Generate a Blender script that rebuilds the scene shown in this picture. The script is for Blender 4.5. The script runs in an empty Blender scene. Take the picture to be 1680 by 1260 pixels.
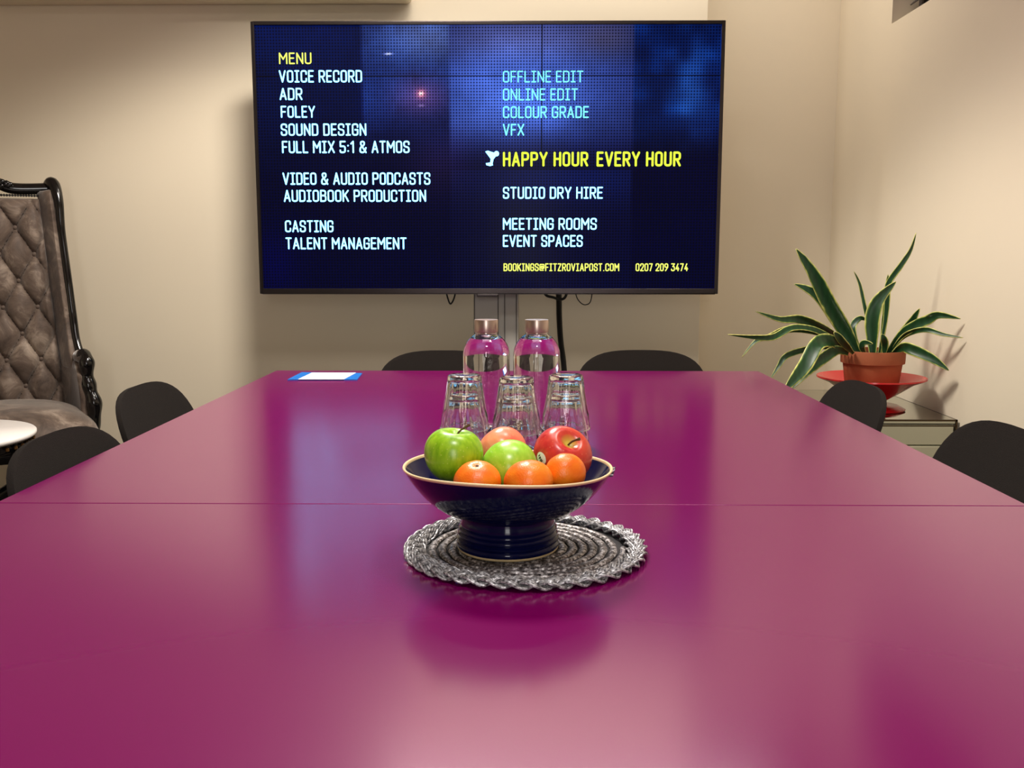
import bpy, bmesh, math, random
from mathutils import Vector, Matrix, Euler
from math import sin, cos, pi, radians, sqrt, exp, atan2
random.seed(7)
S = bpy.context.scene
C = S.collection

# ------------------------------------------------------------------ camera
F_PX = 1560.0
CAM_H = 1.11
PITCH = math.atan(213 / F_PX)
YAW = math.atan(18 / F_PX)
cam_data = bpy.data.cameras.new('camera')
cam_data.sensor_fit = 'HORIZONTAL'
cam_data.sensor_width = 36.0
cam_data.lens = 36.0 * F_PX / 1680.0
cam_data.clip_start = 0.02
cam = bpy.data.objects.new('camera', cam_data)
cam.location = (0, 0, CAM_H)
cam.rotation_euler = (pi / 2 - PITCH, 0, YAW)
C.objects.link(cam)
S.camera = cam
CM = Euler((pi / 2 - PITCH, 0, YAW)).to_matrix()
CP = Vector((0, 0, CAM_H))

# ------------------------------------------------------------------ world, view, lights
w = bpy.data.worlds.new('world'); S.world = w
w.use_nodes = True
w.node_tree.nodes['Background'].inputs[0].default_value = (0.9, 0.8, 0.7, 1)
w.node_tree.nodes['Background'].inputs[1].default_value = 0.02
S.view_settings.view_transform = 'Standard'
S.view_settings.look = 'None'
S.view_settings.gamma = 1
S.view_settings.use_curve_mapping = False
S.view_settings.exposure = 0.0
S.cycles.max_bounces = 16
S.cycles.transmission_bounces = 16
S.cycles.glossy_bounces = 6
S.cycles.caustics_reflective = False
S.cycles.caustics_refractive = False
S.cycles.sample_clamp_indirect = 6

def spot(name, loc, target, power, col, angle, blend, radius):
    l = bpy.data.lights.new(name, 'SPOT'); l.energy = power; l.color = col
    l.spot_size = radians(angle); l.spot_blend = blend; l.shadow_soft_size = radius
    o = bpy.data.objects.new(name, l); o.location = loc
    o.rotation_euler = (Vector(target) - Vector(loc)).to_track_quat('-Z', 'Y').to_euler()
    C.objects.link(o); return o
def area(name, loc, target, power, col, sx, sy):
    l = bpy.data.lights.new(name, 'AREA'); l.energy = power; l.color = col
    l.shape = 'RECTANGLE'; l.size = sx; l.size_y = sy
    o = bpy.data.objects.new(name, l); o.location = loc
    o.rotation_euler = (Vector(target) - Vector(loc)).to_track_quat('-Z', 'Y').to_euler()
    C.objects.link(o); return o
WARM = (1.0, 0.93, 0.83)
ZL = 3.12
area('wall_washer', (0.25, 4.02, 2.98), (0.25, 4.22, 2.0), 26, WARM, 1.7, 0.16)
spot('downlight_table', (-0.42, 2.80, ZL), (-0.62, 2.95, 0), 430, WARM, 119, 0.28, 0.30)
spot('downlight_right', (0.6, 1.5, ZL), (0.6, 1.7, 0), 55, WARM, 120, 0.5, 0.2)
spot('fruit_fill', (0.1, -0.1, ZL), (0.0, 1.15, 0.8), 110, (1.0, 0.96, 0.93), 62, 0.7, 0.15)  # added lamp, out of view, brightens the fruit and the near table
area('reflection_fill', (0.0, 1.55, ZL), (0.0, 1.6, 0), 14, (1.0, 0.97, 0.94), 1.3, 0.6)  # added overhead light giving glasses, caps and fruit bright reflections
area('doorway_glow', (0.0, -2.35, 1.6), (0.0, 2.0, 1.2), 34, (1.0, 0.98, 0.96), 0.6, 1.9)

# ------------------------------------------------------------------ pixel -> world
def ray(px, py):
    return CM @ Vector(((px - 840) / F_PX, -(py - 630) / F_PX, -1))
def at_z(px, py, z):
    d = ray(px, py); return CP + d * ((z - CAM_H) / d.z)
def at_y(px, py, y):
    d = ray(px, py); return CP + d * (y / d.y)
def at_x(px, py, x):
    d = ray(px, py); return CP + d * (x / d.x)

# ------------------------------------------------------------------ materials
def srgb(r, g, b):
    def f(c):
        c /= 255.0
        return c / 12.92 if c <= 0.04045 else ((c + 0.055) / 1.055) ** 2.4
    return (f(r), f(g), f(b), 1)
def mat(name, col, rough=0.5, metal=0.0, spec=0.5, bump=0.0, bscale=60.0, var=0.0, vscale=8.0, **kw):
    m = bpy.data.materials.new(name); m.use_nodes = True
    nt = m.node_tree; b = nt.nodes['Principled BSDF']
    b.inputs['Base Color'].default_value = col
    b.inputs['Roughness'].default_value = rough
    b.inputs['Metallic'].default_value = metal
    b.inputs['Specular IOR Level'].default_value = spec
    for k, v in kw.items():
        b.inputs[k.replace('_', ' ')].default_value = v
    tc = nt.nodes.new('ShaderNodeTexCoord')
    if var:
        n = nt.nodes.new('ShaderNodeTexNoise'); n.inputs['Scale'].default_value = vscale; n.inputs['Detail'].default_value = 5
        nt.links.new(tc.outputs['Object'], n.inputs['Vector'])
        mx = nt.nodes.new('ShaderNodeMix'); mx.data_type = 'RGBA'
        mx.inputs[6].default_value = tuple(c * (1 - var) for c in col[:3]) + (1,)
        mx.inputs[7].default_value = tuple(min(1, c * (1 + var)) for c in col[:3]) + (1,)
        nt.links.new(n.outputs['Fac'], mx.inputs[0]); nt.links.new(mx.outputs[2], b.inputs['Base Color'])
    if bump:
        n2 = nt.nodes.new('ShaderNodeTexNoise'); n2.inputs['Scale'].default_value = bscale; n2.inputs['Detail'].default_value = 4
        nt.links.new(tc.outputs['Object'], n2.inputs['Vector'])
        bp = nt.nodes.new('ShaderNodeBump'); bp.inputs['Strength'].default_value = bump; bp.inputs['Distance'].default_value = 0.002
        nt.links.new(n2.outputs['Fac'], bp.inputs['Height']); nt.links.new(bp.outputs['Normal'], b.inputs['Normal'])
    return m
def emit(name, col, s=1.0):
    m = bpy.data.materials.new(name); m.use_nodes = True
    nt = m.node_tree; nt.nodes.remove(nt.nodes['Principled BSDF'])
    e = nt.nodes.new('ShaderNodeEmission'); e.inputs[0].default_value = col; e.inputs[1].default_value = s
    nt.links.new(e.outputs[0], nt.nodes['Material Output'].inputs[0]); return m
def ramp(nt, fac, stops):
    r = nt.nodes.new('ShaderNodeValToRGB'); e = r.color_ramp.elements
    e[0].position, e[0].color = stops[0]; e[1].position, e[1].color = stops[-1]
    for p, c in stops[1:-1]:
        x = e.new(p); x.color = c
    nt.links.new(fac, r.inputs[0]); return r
def math_node(nt, op, a, b=None, c=None):
    n = nt.nodes.new('ShaderNodeMath'); n.operation = op
    for i, v in enumerate((a, b, c)):
        if v is None: continue
        if isinstance(v, (int, float)): n.inputs[i].default_value = v
        else: nt.links.new(v, n.inputs[i])
    return n.outputs[0]

M = {}
M['wall'] = mat('wall_paint', srgb(222, 210, 188), 0.75, spec=0.25, bump=0.05, bscale=220, var=0.025, vscale=1.6)
M['ceil'] = mat('ceiling_paint', srgb(232, 224, 208), 0.85, spec=0.2, bump=0.05, bscale=150)
M['floor'] = mat('floor_carpet', srgb(52, 46, 42), 0.95, spec=0.1, bump=0.6, bscale=500, var=0.3, vscale=120)
M['table'] = mat('plum_laminate', srgb(108, 0, 78), 0.18, spec=0.95, bump=0.004, bscale=900, Specular_Tint=(1.0, 0.72, 0.9, 1))
M['edge'] = mat('plum_edge', srgb(110, 6, 74), 0.35)
M['steel_dark'] = mat('black_metal', srgb(22, 22, 24), 0.35, metal=0.6, bump=0.02)
M['fabric'] = mat('charcoal_fabric', srgb(37, 33, 31), 0.95, spec=0.08, bump=0.9, bscale=900, var=0.25, vscale=420)
M['gloss_black'] = mat('black_lacquer', srgb(8, 7, 8), 0.12, spec=0.6, bump=0.02, bscale=30)
M['terracotta'] = mat('terracotta', srgb(150, 84, 54), 0.75, spec=0.3, bump=0.2, bscale=200, var=0.15, vscale=25)
M['red'] = mat('red_glaze', srgb(186, 22, 28), 0.22, spec=0.5, bump=0.02, bscale=20)
M['soil'] = mat('soil', srgb(48, 34, 24), 0.95, bump=1.0, bscale=150, var=0.4, vscale=90)
M['bezel'] = mat('tv_bezel', srgb(58, 52, 52), 0.28, metal=0.8, bump=0.01)
M['tv_back'] = mat('tv_back_plastic', srgb(16, 16, 17), 0.6, bump=0.05)
M['column'] = mat('column_painted_metal', srgb(176, 172, 166), 0.45, metal=0.2, bump=0.02)
M['groove'] = mat('column_groove', srgb(92, 88, 84), 0.6, bump=0.02)
M['cable'] = mat('black_cable', srgb(10, 10, 10), 0.5, bump=0.02)
M['cap'] = mat('brushed_cap', srgb(196, 176, 166), 0.32, metal=1.0, bump=0.03, bscale=300)
M['navy'] = mat('navy_glaze', srgb(6, 11, 54), 0.10, spec=0.25, bump=0.03, bscale=25, var=0.35, vscale=30)
M['cream'] = mat('raw_clay_rim', srgb(222, 196, 150), 0.5, bump=0.1, bscale=120, var=0.15, vscale=60)
M['stem'] = mat('fruit_stem', srgb(82, 58, 26), 0.8, bump=0.3, bscale=300)
M['white'] = mat('white_paper', srgb(240, 240, 242), 0.6, bump=0.02)
M['blue'] = mat('blue_cover', srgb(20, 104, 190), 0.3, bump=0.02)
M['ink'] = mat('grey_ink', srgb(150, 156, 170), 0.6, bump=0.02)
M['black_ink'] = mat('black_ink', srgb(18, 18, 22), 0.5, bump=0.02)
M['marble'] = mat('white_top', srgb(232, 226, 222), 0.25, bump=0.02, var=0.04, vscale=5)
M['gold'] = mat('antique_gold', srgb(120, 84, 44), 0.4, metal=0.8, bump=0.05)
M['mirror'] = mat('mirror_glass', srgb(182, 184, 172), 0.06, metal=1.0, bump=0.01, bscale=10)
M['mirror_edge'] = mat('dark_mirror_edge', srgb(70, 56, 38), 0.3, metal=0.7, bump=0.02)
M['window_frame'] = mat('dark_window_frame', srgb(60, 54, 52), 0.5, bump=0.05)
M['pane'] = mat('window_glass', srgb(40, 42, 46), 0.1, bump=0.01)

# velvet: mottled brushed pile
def velvet():
    m = mat('velvet', srgb(100, 85, 76), 0.6, spec=0.25, Sheen_Weight=0.7, Sheen_Roughness=0.35)
    nt = m.node_tree; b = nt.nodes['Principled BSDF']; tc = nt.nodes.new('ShaderNodeTexCoord')
    n = nt.nodes.new('ShaderNodeTexNoise'); n.inputs['Scale'].default_value = 9; n.inputs['Detail'].default_value = 9; n.inputs['Roughness'].default_value = 0.7
    n.inputs['Distortion'].default_value = 0.6
    nt.links.new(tc.outputs['Object'], n.inputs['Vector'])
    r = ramp(nt, n.outputs['Fac'], [(0.3, srgb(62, 50, 44)), (0.52, srgb(100, 85, 75)), (0.72, srgb(158, 142, 128))])
    nt.links.new(r.outputs[0], b.inputs['Base Color'])
    bp = nt.nodes.new('ShaderNodeBump'); bp.inputs['Strength'].default_value = 0.35; bp.inputs['Distance'].default_value = 0.01
    nt.links.new(n.outputs['Fac'], bp.inputs['Height']); nt.links.new(bp.outputs['Normal'], b.inputs['Normal'])
    return m
M['velvet'] = velvet()

def glass(name, col, ior, rough=0.0):
    m = bpy.data.materials.new(name); m.use_nodes = True
    b = m.node_tree.nodes['Principled BSDF']
    b.inputs['Base Color'].default_value = col; b.inputs['Roughness'].default_value = rough
    b.inputs['IOR'].default_value = ior; b.inputs['Transmission Weight'].default_value = 1.0
    return m
M['glass'] = glass('clear_glass', (0.99, 0.998, 0.995, 1), 1.5)
def water_mat():
    m = bpy.data.materials.new('water'); m.use_nodes = True; nt = m.node_tree; nt.nodes.remove(nt.nodes['Principled BSDF'])
    b = nt.nodes.new('ShaderNodeBsdfGlass'); b.inputs['Color'].default_value = (1, 1, 1, 1); b.inputs['Roughness'].default_value = 0.0
    b.inputs['IOR'].default_value = 1.333 / 1.5
    nt.links.new(b.outputs[0], nt.nodes['Material Output'].inputs[0]); return m
M['water'] = water_mat()

def apple_mat(name, lo, hi, speck, blush=None, cavity=None):
    m = mat(name, lo, 0.28, spec=0.5)
    nt = m.node_tree; b = nt.nodes['Principled BSDF']; tc = nt.nodes.new('ShaderNodeTexCoord')
    mp = nt.nodes.new('ShaderNodeMapping'); mp.inputs['Scale'].default_value = (150, 150, 40)
    nt.links.new(tc.outputs['Object'], mp.inputs['Vector'])
    n = nt.nodes.new('ShaderNodeTexNoise'); n.inputs['Scale'].default_value = 1.0; n.inputs['Detail'].default_value = 4
    nt.links.new(mp.outputs[0], n.inputs['Vector'])
    r = ramp(nt, n.outputs['Fac'], [(0.3, lo), (0.7, hi)])
    out = r.outputs[0]
    if blush:
        n3 = nt.nodes.new('ShaderNodeTexNoise'); n3.inputs['Scale'].default_value = 22; n3.inputs['Detail'].default_value = 3
        nt.links.new(tc.outputs['Object'], n3.inputs['Vector'])
        r3 = ramp(nt, n3.outputs['Fac'], [(0.38, (0, 0, 0, 1)), (0.62, (1, 1, 1, 1))])
        mx = nt.nodes.new('ShaderNodeMix'); mx.data_type = 'RGBA'; mx.inputs[7].default_value = blush
        nt.links.new(r3.outputs[0], mx.inputs[0]); nt.links.new(out, mx.inputs[6]); out = mx.outputs[2]
    if cavity:
        sep = nt.nodes.new('ShaderNodeSeparateXYZ'); nt.links.new(tc.outputs['Object'], sep.inputs[0])
        rr = math_node(nt, 'SQRT', math_node(nt, 'ADD', math_node(nt, 'POWER', sep.outputs[0], 2), math_node(nt, 'POWER', sep.outputs[1], 2)))
        top = math_node(nt, 'GREATER_THAN', sep.outputs[2], 0)
        mr = nt.nodes.new('ShaderNodeMapRange'); mr.inputs[1].default_value = 0.004; mr.inputs[2].default_value = 0.012
        mr.inputs[3].default_value = 1; mr.inputs[4].default_value = 0; nt.links.new(rr, mr.inputs[0])
        mx = nt.nodes.new('ShaderNodeMix'); mx.data_type = 'RGBA'; mx.inputs[7].default_value = cavity
        nt.links.new(math_node(nt, 'MULTIPLY', mr.outputs[0], top), mx.inputs[0]); nt.links.new(out, mx.inputs[6]); out = mx.outputs[2]
    v = nt.nodes.new('ShaderNodeTexVoronoi'); v.inputs['Scale'].default_value = 230
    nt.links.new(tc.outputs['Object'], v.inputs['Vector'])
    r2 = ramp(nt, v.outputs['Distance'], [(0.10, (0.6, 0.6, 0.6, 1)), (0.2, (0, 0, 0, 1))])
    mx = nt.nodes.new('ShaderNodeMix'); mx.data_type = 'RGBA'; mx.inputs[7].default_value = speck
    nt.links.new(r2.outputs[0], mx.inputs[0]); nt.links.new(out, mx.inputs[6])
    nt.links.new(mx.outputs[2], b.inputs['Base Color'])
    return m
M['apple_green'] = apple_mat('green_apple_skin', srgb(120, 172, 14), srgb(160, 204, 40), srgb(190, 214, 100))
M['apple_lime'] = apple_mat('lime_apple_skin', srgb(140, 196, 40), srgb(166, 214, 66), srgb(196, 224, 110))
M['apple_red'] = apple_mat('red_apple_skin', srgb(176, 28, 36), srgb(206, 58, 50), srgb(222, 130, 96), blush=srgb(206, 74, 50), cavity=srgb(206, 178, 70))
M['apple_coral'] = apple_mat('coral_apple_skin', srgb(244, 140, 96), srgb(250, 164, 118), srgb(252, 196, 150), blush=srgb(236, 112, 90))
def orange_mat():
    m = mat('clementine_peel', srgb(244, 118, 14), 0.36, spec=0.5)
    nt = m.node_tree; b = nt.nodes['Principled BSDF']; tc = nt.nodes.new('ShaderNodeTexCoord')
    v = nt.nodes.new('ShaderNodeTexVoronoi'); v.inputs['Scale'].default_value = 520
    nt.links.new(tc.outputs['Object'], v.inputs['Vector'])
    bp = nt.nodes.new('ShaderNodeBump'); bp.inputs['Strength'].default_value = 0.25; bp.inputs['Distance'].default_value = 0.0006
    nt.links.new(v.outputs['Distance'], bp.inputs['Height']); nt.links.new(bp.outputs['Normal'], b.inputs['Normal'])
    n = nt.nodes.new('ShaderNodeTexNoise'); n.inputs['Scale'].default_value = 40
    nt.links.new(tc.outputs['Object'], n.inputs['Vector'])
    r = ramp(nt, n.outputs['Fac'], [(0.3, srgb(236, 100, 10)), (0.7, srgb(250, 138, 24))])
    nt.links.new(r.outputs[0], b.inputs['Base Color']); return m
M['orange'] = orange_mat()
def mat_weave(nm, c0, c1, c2):
    m = mat(nm, c1, 0.42, metal=0.4)
    nt = m.node_tree; b = nt.nodes['Principled BSDF']; tc = nt.nodes.new('ShaderNodeTexCoord')
    v = nt.nodes.new('ShaderNodeTexNoise'); v.inputs['Scale'].default_value = 260; v.inputs['Detail'].default_value = 3
    nt.links.new(tc.outputs['Object'], v.inputs['Vector'])
    r = ramp(nt, v.outputs['Fac'], [(0.34, c0), (0.5, c1), (0.68, c2)])
    nt.links.new(r.outputs[0], b.inputs['Base Color'])
    bp = nt.nodes.new('ShaderNodeBump'); bp.inputs['Strength'].default_value = 0.7; bp.inputs['Distance'].default_value = 0.001
    nt.links.new(v.outputs['Fac'], bp.inputs['Height']); nt.links.new(bp.outputs['Normal'], b.inputs['Normal'])
    return m
M['weave'] = mat_weave('coil_cord', srgb(34, 28, 30), srgb(110, 102, 102), srgb(214, 210, 212))
M['braid'] = mat_weave('silver_cord', srgb(70, 66, 70), srgb(160, 158, 162), srgb(226, 226, 230))
M['weave_dark'] = mat('mat_backing', srgb(30, 26, 30), 0.8, bump=0.4, bscale=300)
def leaf_mat():
    m = mat('variegated_leaf', srgb(26, 62, 30), 0.4, spec=0.4)
    nt = m.node_tree; b = nt.nodes['Principled BSDF']
    uv = nt.nodes.new('ShaderNodeUVMap'); sep = nt.nodes.new('ShaderNodeSeparateXYZ')
    nt.links.new(uv.outputs[0], sep.inputs[0])
    n = nt.nodes.new('ShaderNodeTexNoise'); n.inputs['Scale'].default_value = 26
    tc = nt.nodes.new('ShaderNodeTexCoord'); nt.links.new(tc.outputs['Object'], n.inputs['Vector'])
    a = math_node(nt, 'ABSOLUTE', math_node(nt, 'SUBTRACT', sep.outputs[0], 0.5))
    a = math_node(nt, 'ADD', a, math_node(nt, 'MULTIPLY', math_node(nt, 'SUBTRACT', n.outputs['Fac'], 0.5), 0.22))
    r = ramp(nt, a, [(0.0, srgb(20, 54, 28)), (0.36, srgb(26, 64, 32)), (0.43, srgb(96, 120, 52)), (0.47, srgb(200, 196, 116))])
    w2 = nt.nodes.new('ShaderNodeTexWave'); w2.inputs['Scale'].default_value = 16; w2.inputs['Distortion'].default_value = 6
    nt.links.new(tc.outputs['Object'], w2.inputs['Vector'])
    mx = nt.nodes.new('ShaderNodeMix'); mx.data_type = 'RGBA'; mx.blend_type = 'MULTIPLY'; mx.inputs[0].default_value = 0.5
    rw = ramp(nt, w2.outputs['Fac'], [(0.0, (0.55, 0.6, 0.55, 1)), (1.0, (1.2, 1.2, 1.1, 1))])
    nt.links.new(r.outputs[0], mx.inputs[6]); nt.links.new(rw.outputs[0], mx.inputs[7])
    nt.links.new(mx.outputs[2], b.inputs['Base Color']); return m
M['leaf'] = leaf_mat()

# ------------------------------------------------------------------ object helpers
def link(name, me, m, parent=None, loc=None, smooth=True):
    o = bpy.data.objects.new(name, me)
    if m is not None: me.materials.append(m)
    if smooth:
        for p in me.polygons: p.use_smooth = True
        me.set_sharp_from_angle(angle=radians(52))
    C.objects.link(o)
    if parent is not None: o.parent = parent
    if loc is not None: o.location = loc
    return o
class G:
    """collects verts and faces of one mesh"""
    def __init__(s): s.v = []; s.f = []; s.mi = []
    def add(s, vs, fs, mi=0):
        n = len(s.v); s.v += [tuple(x) for x in vs]
        s.f += [tuple(i + n for i in f) for f in fs]; s.mi += [mi] * len(fs); return s
    def box(s, c, d, mi=0):
        x, y, z = (q / 2 for q in d); cx, cy, cz = c
        vs = [(cx + a * x, cy + b * y, cz + e * z) for e in (-1, 1) for b in (-1, 1) for a in (-1, 1)]
        return s.add(vs, [(0, 2, 3, 1), (4, 5, 7, 6), (0, 1, 5, 4), (2, 6, 7, 3), (0, 4, 6, 2), (1, 3, 7, 5)], mi)
    def lathe(s, prof, n=48, mi=0, c=(0, 0, 0), rad=None, closed=False):
        """prof: (r, z) list, from bottom up on the outside"""
        vs = []; fs = []; m = len(prof)
        for j, (r, z) in enumerate(prof):
            for i in range(n):
                a = 2 * pi * i / n
                rr = r if rad is None else rad(r, z, a, j)
                vs.append((c[0] + rr * cos(a), c[1] + rr * sin(a), c[2] + z))
        for j in range(m - 1):
            for i in range(n):
                k = (i + 1) % n
                fs.append((j * n + i, j * n + k, (j + 1) * n + k, (j + 1) * n + i))
        if closed:
            for i in range(n):
                k = (i + 1) % n
                fs.append(((m - 1) * n + i, (m - 1) * n + k, k, i))
        else:
            if prof[0][0] > 1e-6: fs.append(tuple(reversed(range(n))))
            if prof[-1][0] > 1e-6: fs.append(tuple((m - 1) * n + i for i in range(n)))
        return s.add(vs, fs, mi)
    def tube(s, pts, r, n=10, mi=0, cap=True, flat=1.0):
        pts = [Vector(p) for p in pts]; m = len(pts)
        rs = r if isinstance(r, (list, tuple)) else [r] * m
        vs = []; fs = []
        t0 = (pts[1] - pts[0]).normalized()
        up = Vector((0, 0, 1)) if abs(t0.z) < 0.9 else Vector((0, 1, 0))
        nrm = (up - t0 * up.dot(t0)).normalized()
        for j in range(m):
            t = (pts[min(j + 1, m - 1)] - pts[max(j - 1, 0)]).normalized()
            nrm = (nrm - t * nrm.dot(t)).normalized(); bn = t.cross(nrm)
            for i in range(n):
                a = 2 * pi * i / n
                vs.append(pts[j] + nrm * (cos(a) * rs[j] * flat) + bn * (sin(a) * rs[j]))
        for j in range(m - 1):
            for i in range(n):
                k = (i + 1) % n
                fs.append((j * n + i, j * n + k, (j + 1) * n + k, (j + 1) * n + i))
        if cap:
            fs.append(tuple(reversed(range(n)))); fs.append(tuple((m - 1) * n + i for i in range(n)))
        return s.add(vs, fs, mi)
    def grid(s, fn, nu, nv, mi=0):
        vs = [fn(i / (nu - 1), j / (nv - 1)) for j in range(nv) for i in range(nu)]
        fs = [(j * nu + i, j * nu + i + 1, (j + 1) * nu + i + 1, (j + 1) * nu + i) for j in range(nv - 1) for i in range(nu - 1)]
        return s.add(vs, fs, mi)
    def mesh(s, name, fix=True):
        me = bpy.data.meshes.new(name); me.from_pydata(s.v, [], s.f)
        for p, k in zip(me.polygons, s.mi): p.material_index = k
        if fix:
            bm = bmesh.new(); bm.from_mesh(me)
            bmesh.ops.remove_doubles(bm, verts=bm.verts, dist=1e-6)
            bmesh.ops.recalc_face_normals(bm, faces=bm.faces)
            bm.to_mesh(me); bm.free()
        me.update(); return me
    def obj(s, name, m, parent=None, loc=None, smooth=True, bevel=0, sub=0, solid=0, extra=()):
        o = link(name, s.mesh(name), m, parent, loc, smooth)
        for e in extra: o.data.materials.append(e)
        if solid:
            d = o.modifiers.new('solid', 'SOLIDIFY'); d.thickness = solid; d.offset = 0
        if bevel:
            d = o.modifiers.new('bevel', 'BEVEL'); d.width = bevel; d.segments = 3; d.limit_method = 'ANGLE'
            d.harden_normals = False
        if sub:
            d = o.modifiers.new('sub', 'SUBSURF'); d.levels = sub; d.render_levels = sub
        return o
def smooth_pts(pts, n=8):
    """Catmull-Rom through pts"""
    P = [Vector(p) for p in pts]; out = []
    for i in range(len(P) - 1):
        p0 = P[max(i - 1, 0)]; p1 = P[i]; p2 = P[i + 1]; p3 = P[min(i + 2, len(P) - 1)]
        for k in range(n):
            t = k / n
            out.append(0.5 * ((2 * p1) + (p2 - p0) * t + (2 * p0 - 5 * p1 + 4 * p2 - p3) * t * t + (3 * p1 - p0 - 3 * p2 + p3) * t ** 3))
    out.append(P[-1]); return out
def empty(name, loc, rz=0):
    o = bpy.data.objects.new(name, None); o.empty_display_size = 0.1
    o.location = loc; o.rotation_euler = (0, 0, rz); C.objects.link(o); return o
def tag(o, label, cat, group=None):
    o['label'] = label; o['category'] = cat
    if group: o['group'] = group
    return o
def struct(o):
    o['kind'] = 'structure'; return o
def copy_tree(o, parent=None):
    c = o.copy(); C.objects.link(c)
    if parent is not None:
        c.parent = parent; c.matrix_parent_inverse = o.matrix_parent_inverse.copy()
    for ch in list(o.children): copy_tree(ch, c)
    return c

# ------------------------------------------------------------------ the room
YB, YR = 4.40, 4.71          # wall behind the screen, recessed wall at the right
XR, XL, YN, ZC = 1.50, -3.2, -2.5, 3.2
XE = at_y(1156, 242, YB).x   # edge where the wall steps back
struct(G().box(((XL + XR) / 2, (YN + 4.9) / 2, -0.05), (XR - XL + 0.6, 4.9 - YN + 0.4, 0.1)).obj('floor', M['floor'], smooth=False))
struct(G().box(((XL + XR) / 2, (YN + 4.9) / 2, ZC + 0.05), (XR - XL + 0.6, 4.9 - YN + 0.4, 0.1)).obj('ceiling', M['ceil'], smooth=False))
struct(G().box(((XL + XE) / 2, YB + 0.25, ZC / 2), (XE - XL, 0.5, ZC)).obj('wall_back', M['wall'], smooth=False, bevel=0.004))
struct(G().box(((XE + XR) / 2 + 0.1, YR + 0.1, ZC / 2), (XR - XE + 0.2, 0.2, ZC)).obj('wall_back_recess', M['wall'], smooth=False))
struct(G().box((XL - 0.1, (YN + YB) / 2, ZC / 2), (0.2, YB - YN + 0.4, ZC)).obj('wall_left', M['wall'], smooth=False))
struct(G().box(((XL + XR) / 2, YN - 0.1, ZC / 2), (XR - XL + 0.4, 0.2, ZC)).obj('wall_front', M['wall'], smooth=False))
# right wall with a high window opening
wc = at_x(1463, 39, XR); WY1 = wc.y; WZ0 = wc.z; WY0 = WY1 - 1.2; WZ1 = 2.6
g = G(); T = 0.22
g.box((XR + T / 2, (WY1 + YR) / 2, ZC / 2), (T, YR - WY1, ZC))
g.box((XR + T / 2, (YN + WY0) / 2, ZC / 2), (T, WY0 - YN, ZC))
g.box((XR + T / 2, (WY0 + WY1) / 2, WZ0 / 2), (T, WY1 - WY0, WZ0))
g.box((XR + T / 2, (WY0 + WY1) / 2, (WZ1 + ZC) / 2), (T, WY1 - WY0, ZC - WZ1))
struct(g.obj('wall_right', M['wall'], smooth=False))
win = struct(empty('window_1', (XR + 0.13, (WY0 + WY1) / 2, WZ0)))
g = G(); WH = WZ1 - WZ0; WL = WY1 - WY0
for yy in (-WL / 2 + 0.025, WL / 2 - 0.025): g.box((0, yy, WH / 2), (0.05, 0.05, WH))
for zz in (0.025, WH - 0.025): g.box((0, 0, zz), (0.05, WL - 0.1, 0.05))
g.obj('window_frame', M['window_frame'], win, smooth=False, bevel=0.004)
G().box((0, 0, WH / 2), (0.008, WL - 0.1, WH - 0.1)).obj('pane', M['pane'], win, smooth=False)
g = G()
for k in range(5):
    z = 0.085 + k * 0.085
    vs = [(-0.07, -WL / 2 + 0.03, z - 0.02), (-0.03, -WL / 2 + 0.03, z + 0.02), (-0.03, WL / 2 - 0.03, z + 0.02), (-0.07, WL / 2 - 0.03, z - 0.02)]
    g.add(vs, [(0, 1, 2, 3)])
g.obj('louvre', M['window_frame'], win, smooth=False, solid=0.004)
# lowered beam at the top left of the wall behind the screen
bx1 = at_y(671, -4, YB - 0.12); 
struct(G().box(((XL + bx1.x) / 2, YB - 0.06, (bx1.z + ZC) / 2), (bx1.x - XL, 0.12, ZC - bx1.z)).obj('trim_1', M['wall'], smooth=False, bevel=0.02))

# ------------------------------------------------------------------ tables
TZ = 0.74
TXL, TXR = -0.792, 0.752
YS = at_z(840, 827.5, TZ).y
YF = at_z(840, 608.3, TZ).y
def table(y0, y1, label):
    t = empty('meeting_table', ((TXL + TXR) / 2, (y0 + y1) / 2, 0))
    L = y1 - y0; W = TXR - TXL
    G().box((0, 0, TZ - 0.014), (W, L, 0.028)).obj('tabletop', M['table'], t, smooth=False, bevel=0.0018)
    for sx in (-1, 1):
        for sy in (-1, 1):
            G().box((sx * (W / 2 - 0.07), sy * (L / 2 - 0.06), (TZ - 0.028) / 2), (0.05, 0.05, TZ - 0.028)).obj('leg', M['steel_dark'], t, smooth=False, bevel=0.004)
    g = G()
    for sx in (-1, 1): g.box((sx * (W / 2 - 0.07), 0, TZ - 0.058), (0.03, L - 0.2, 0.05))
    for sy in (-1, 1): g.box((0, sy * (L / 2 - 0.06), TZ - 0.058), (W - 0.2, 0.03, 0.05))
    g.obj('frame_rail', M['steel_dark'], t, smooth=False)
    tag(t, label, 'table', 'plum meeting tables pushed together')
table(YS + 0.0006, YF, 'far plum-purple meeting table holding bottles, glasses and a blue leaflet')
table(YS - 1.66, YS - 0.0006, 'near plum-purple meeting table with the navy fruit bowl on it')

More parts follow.
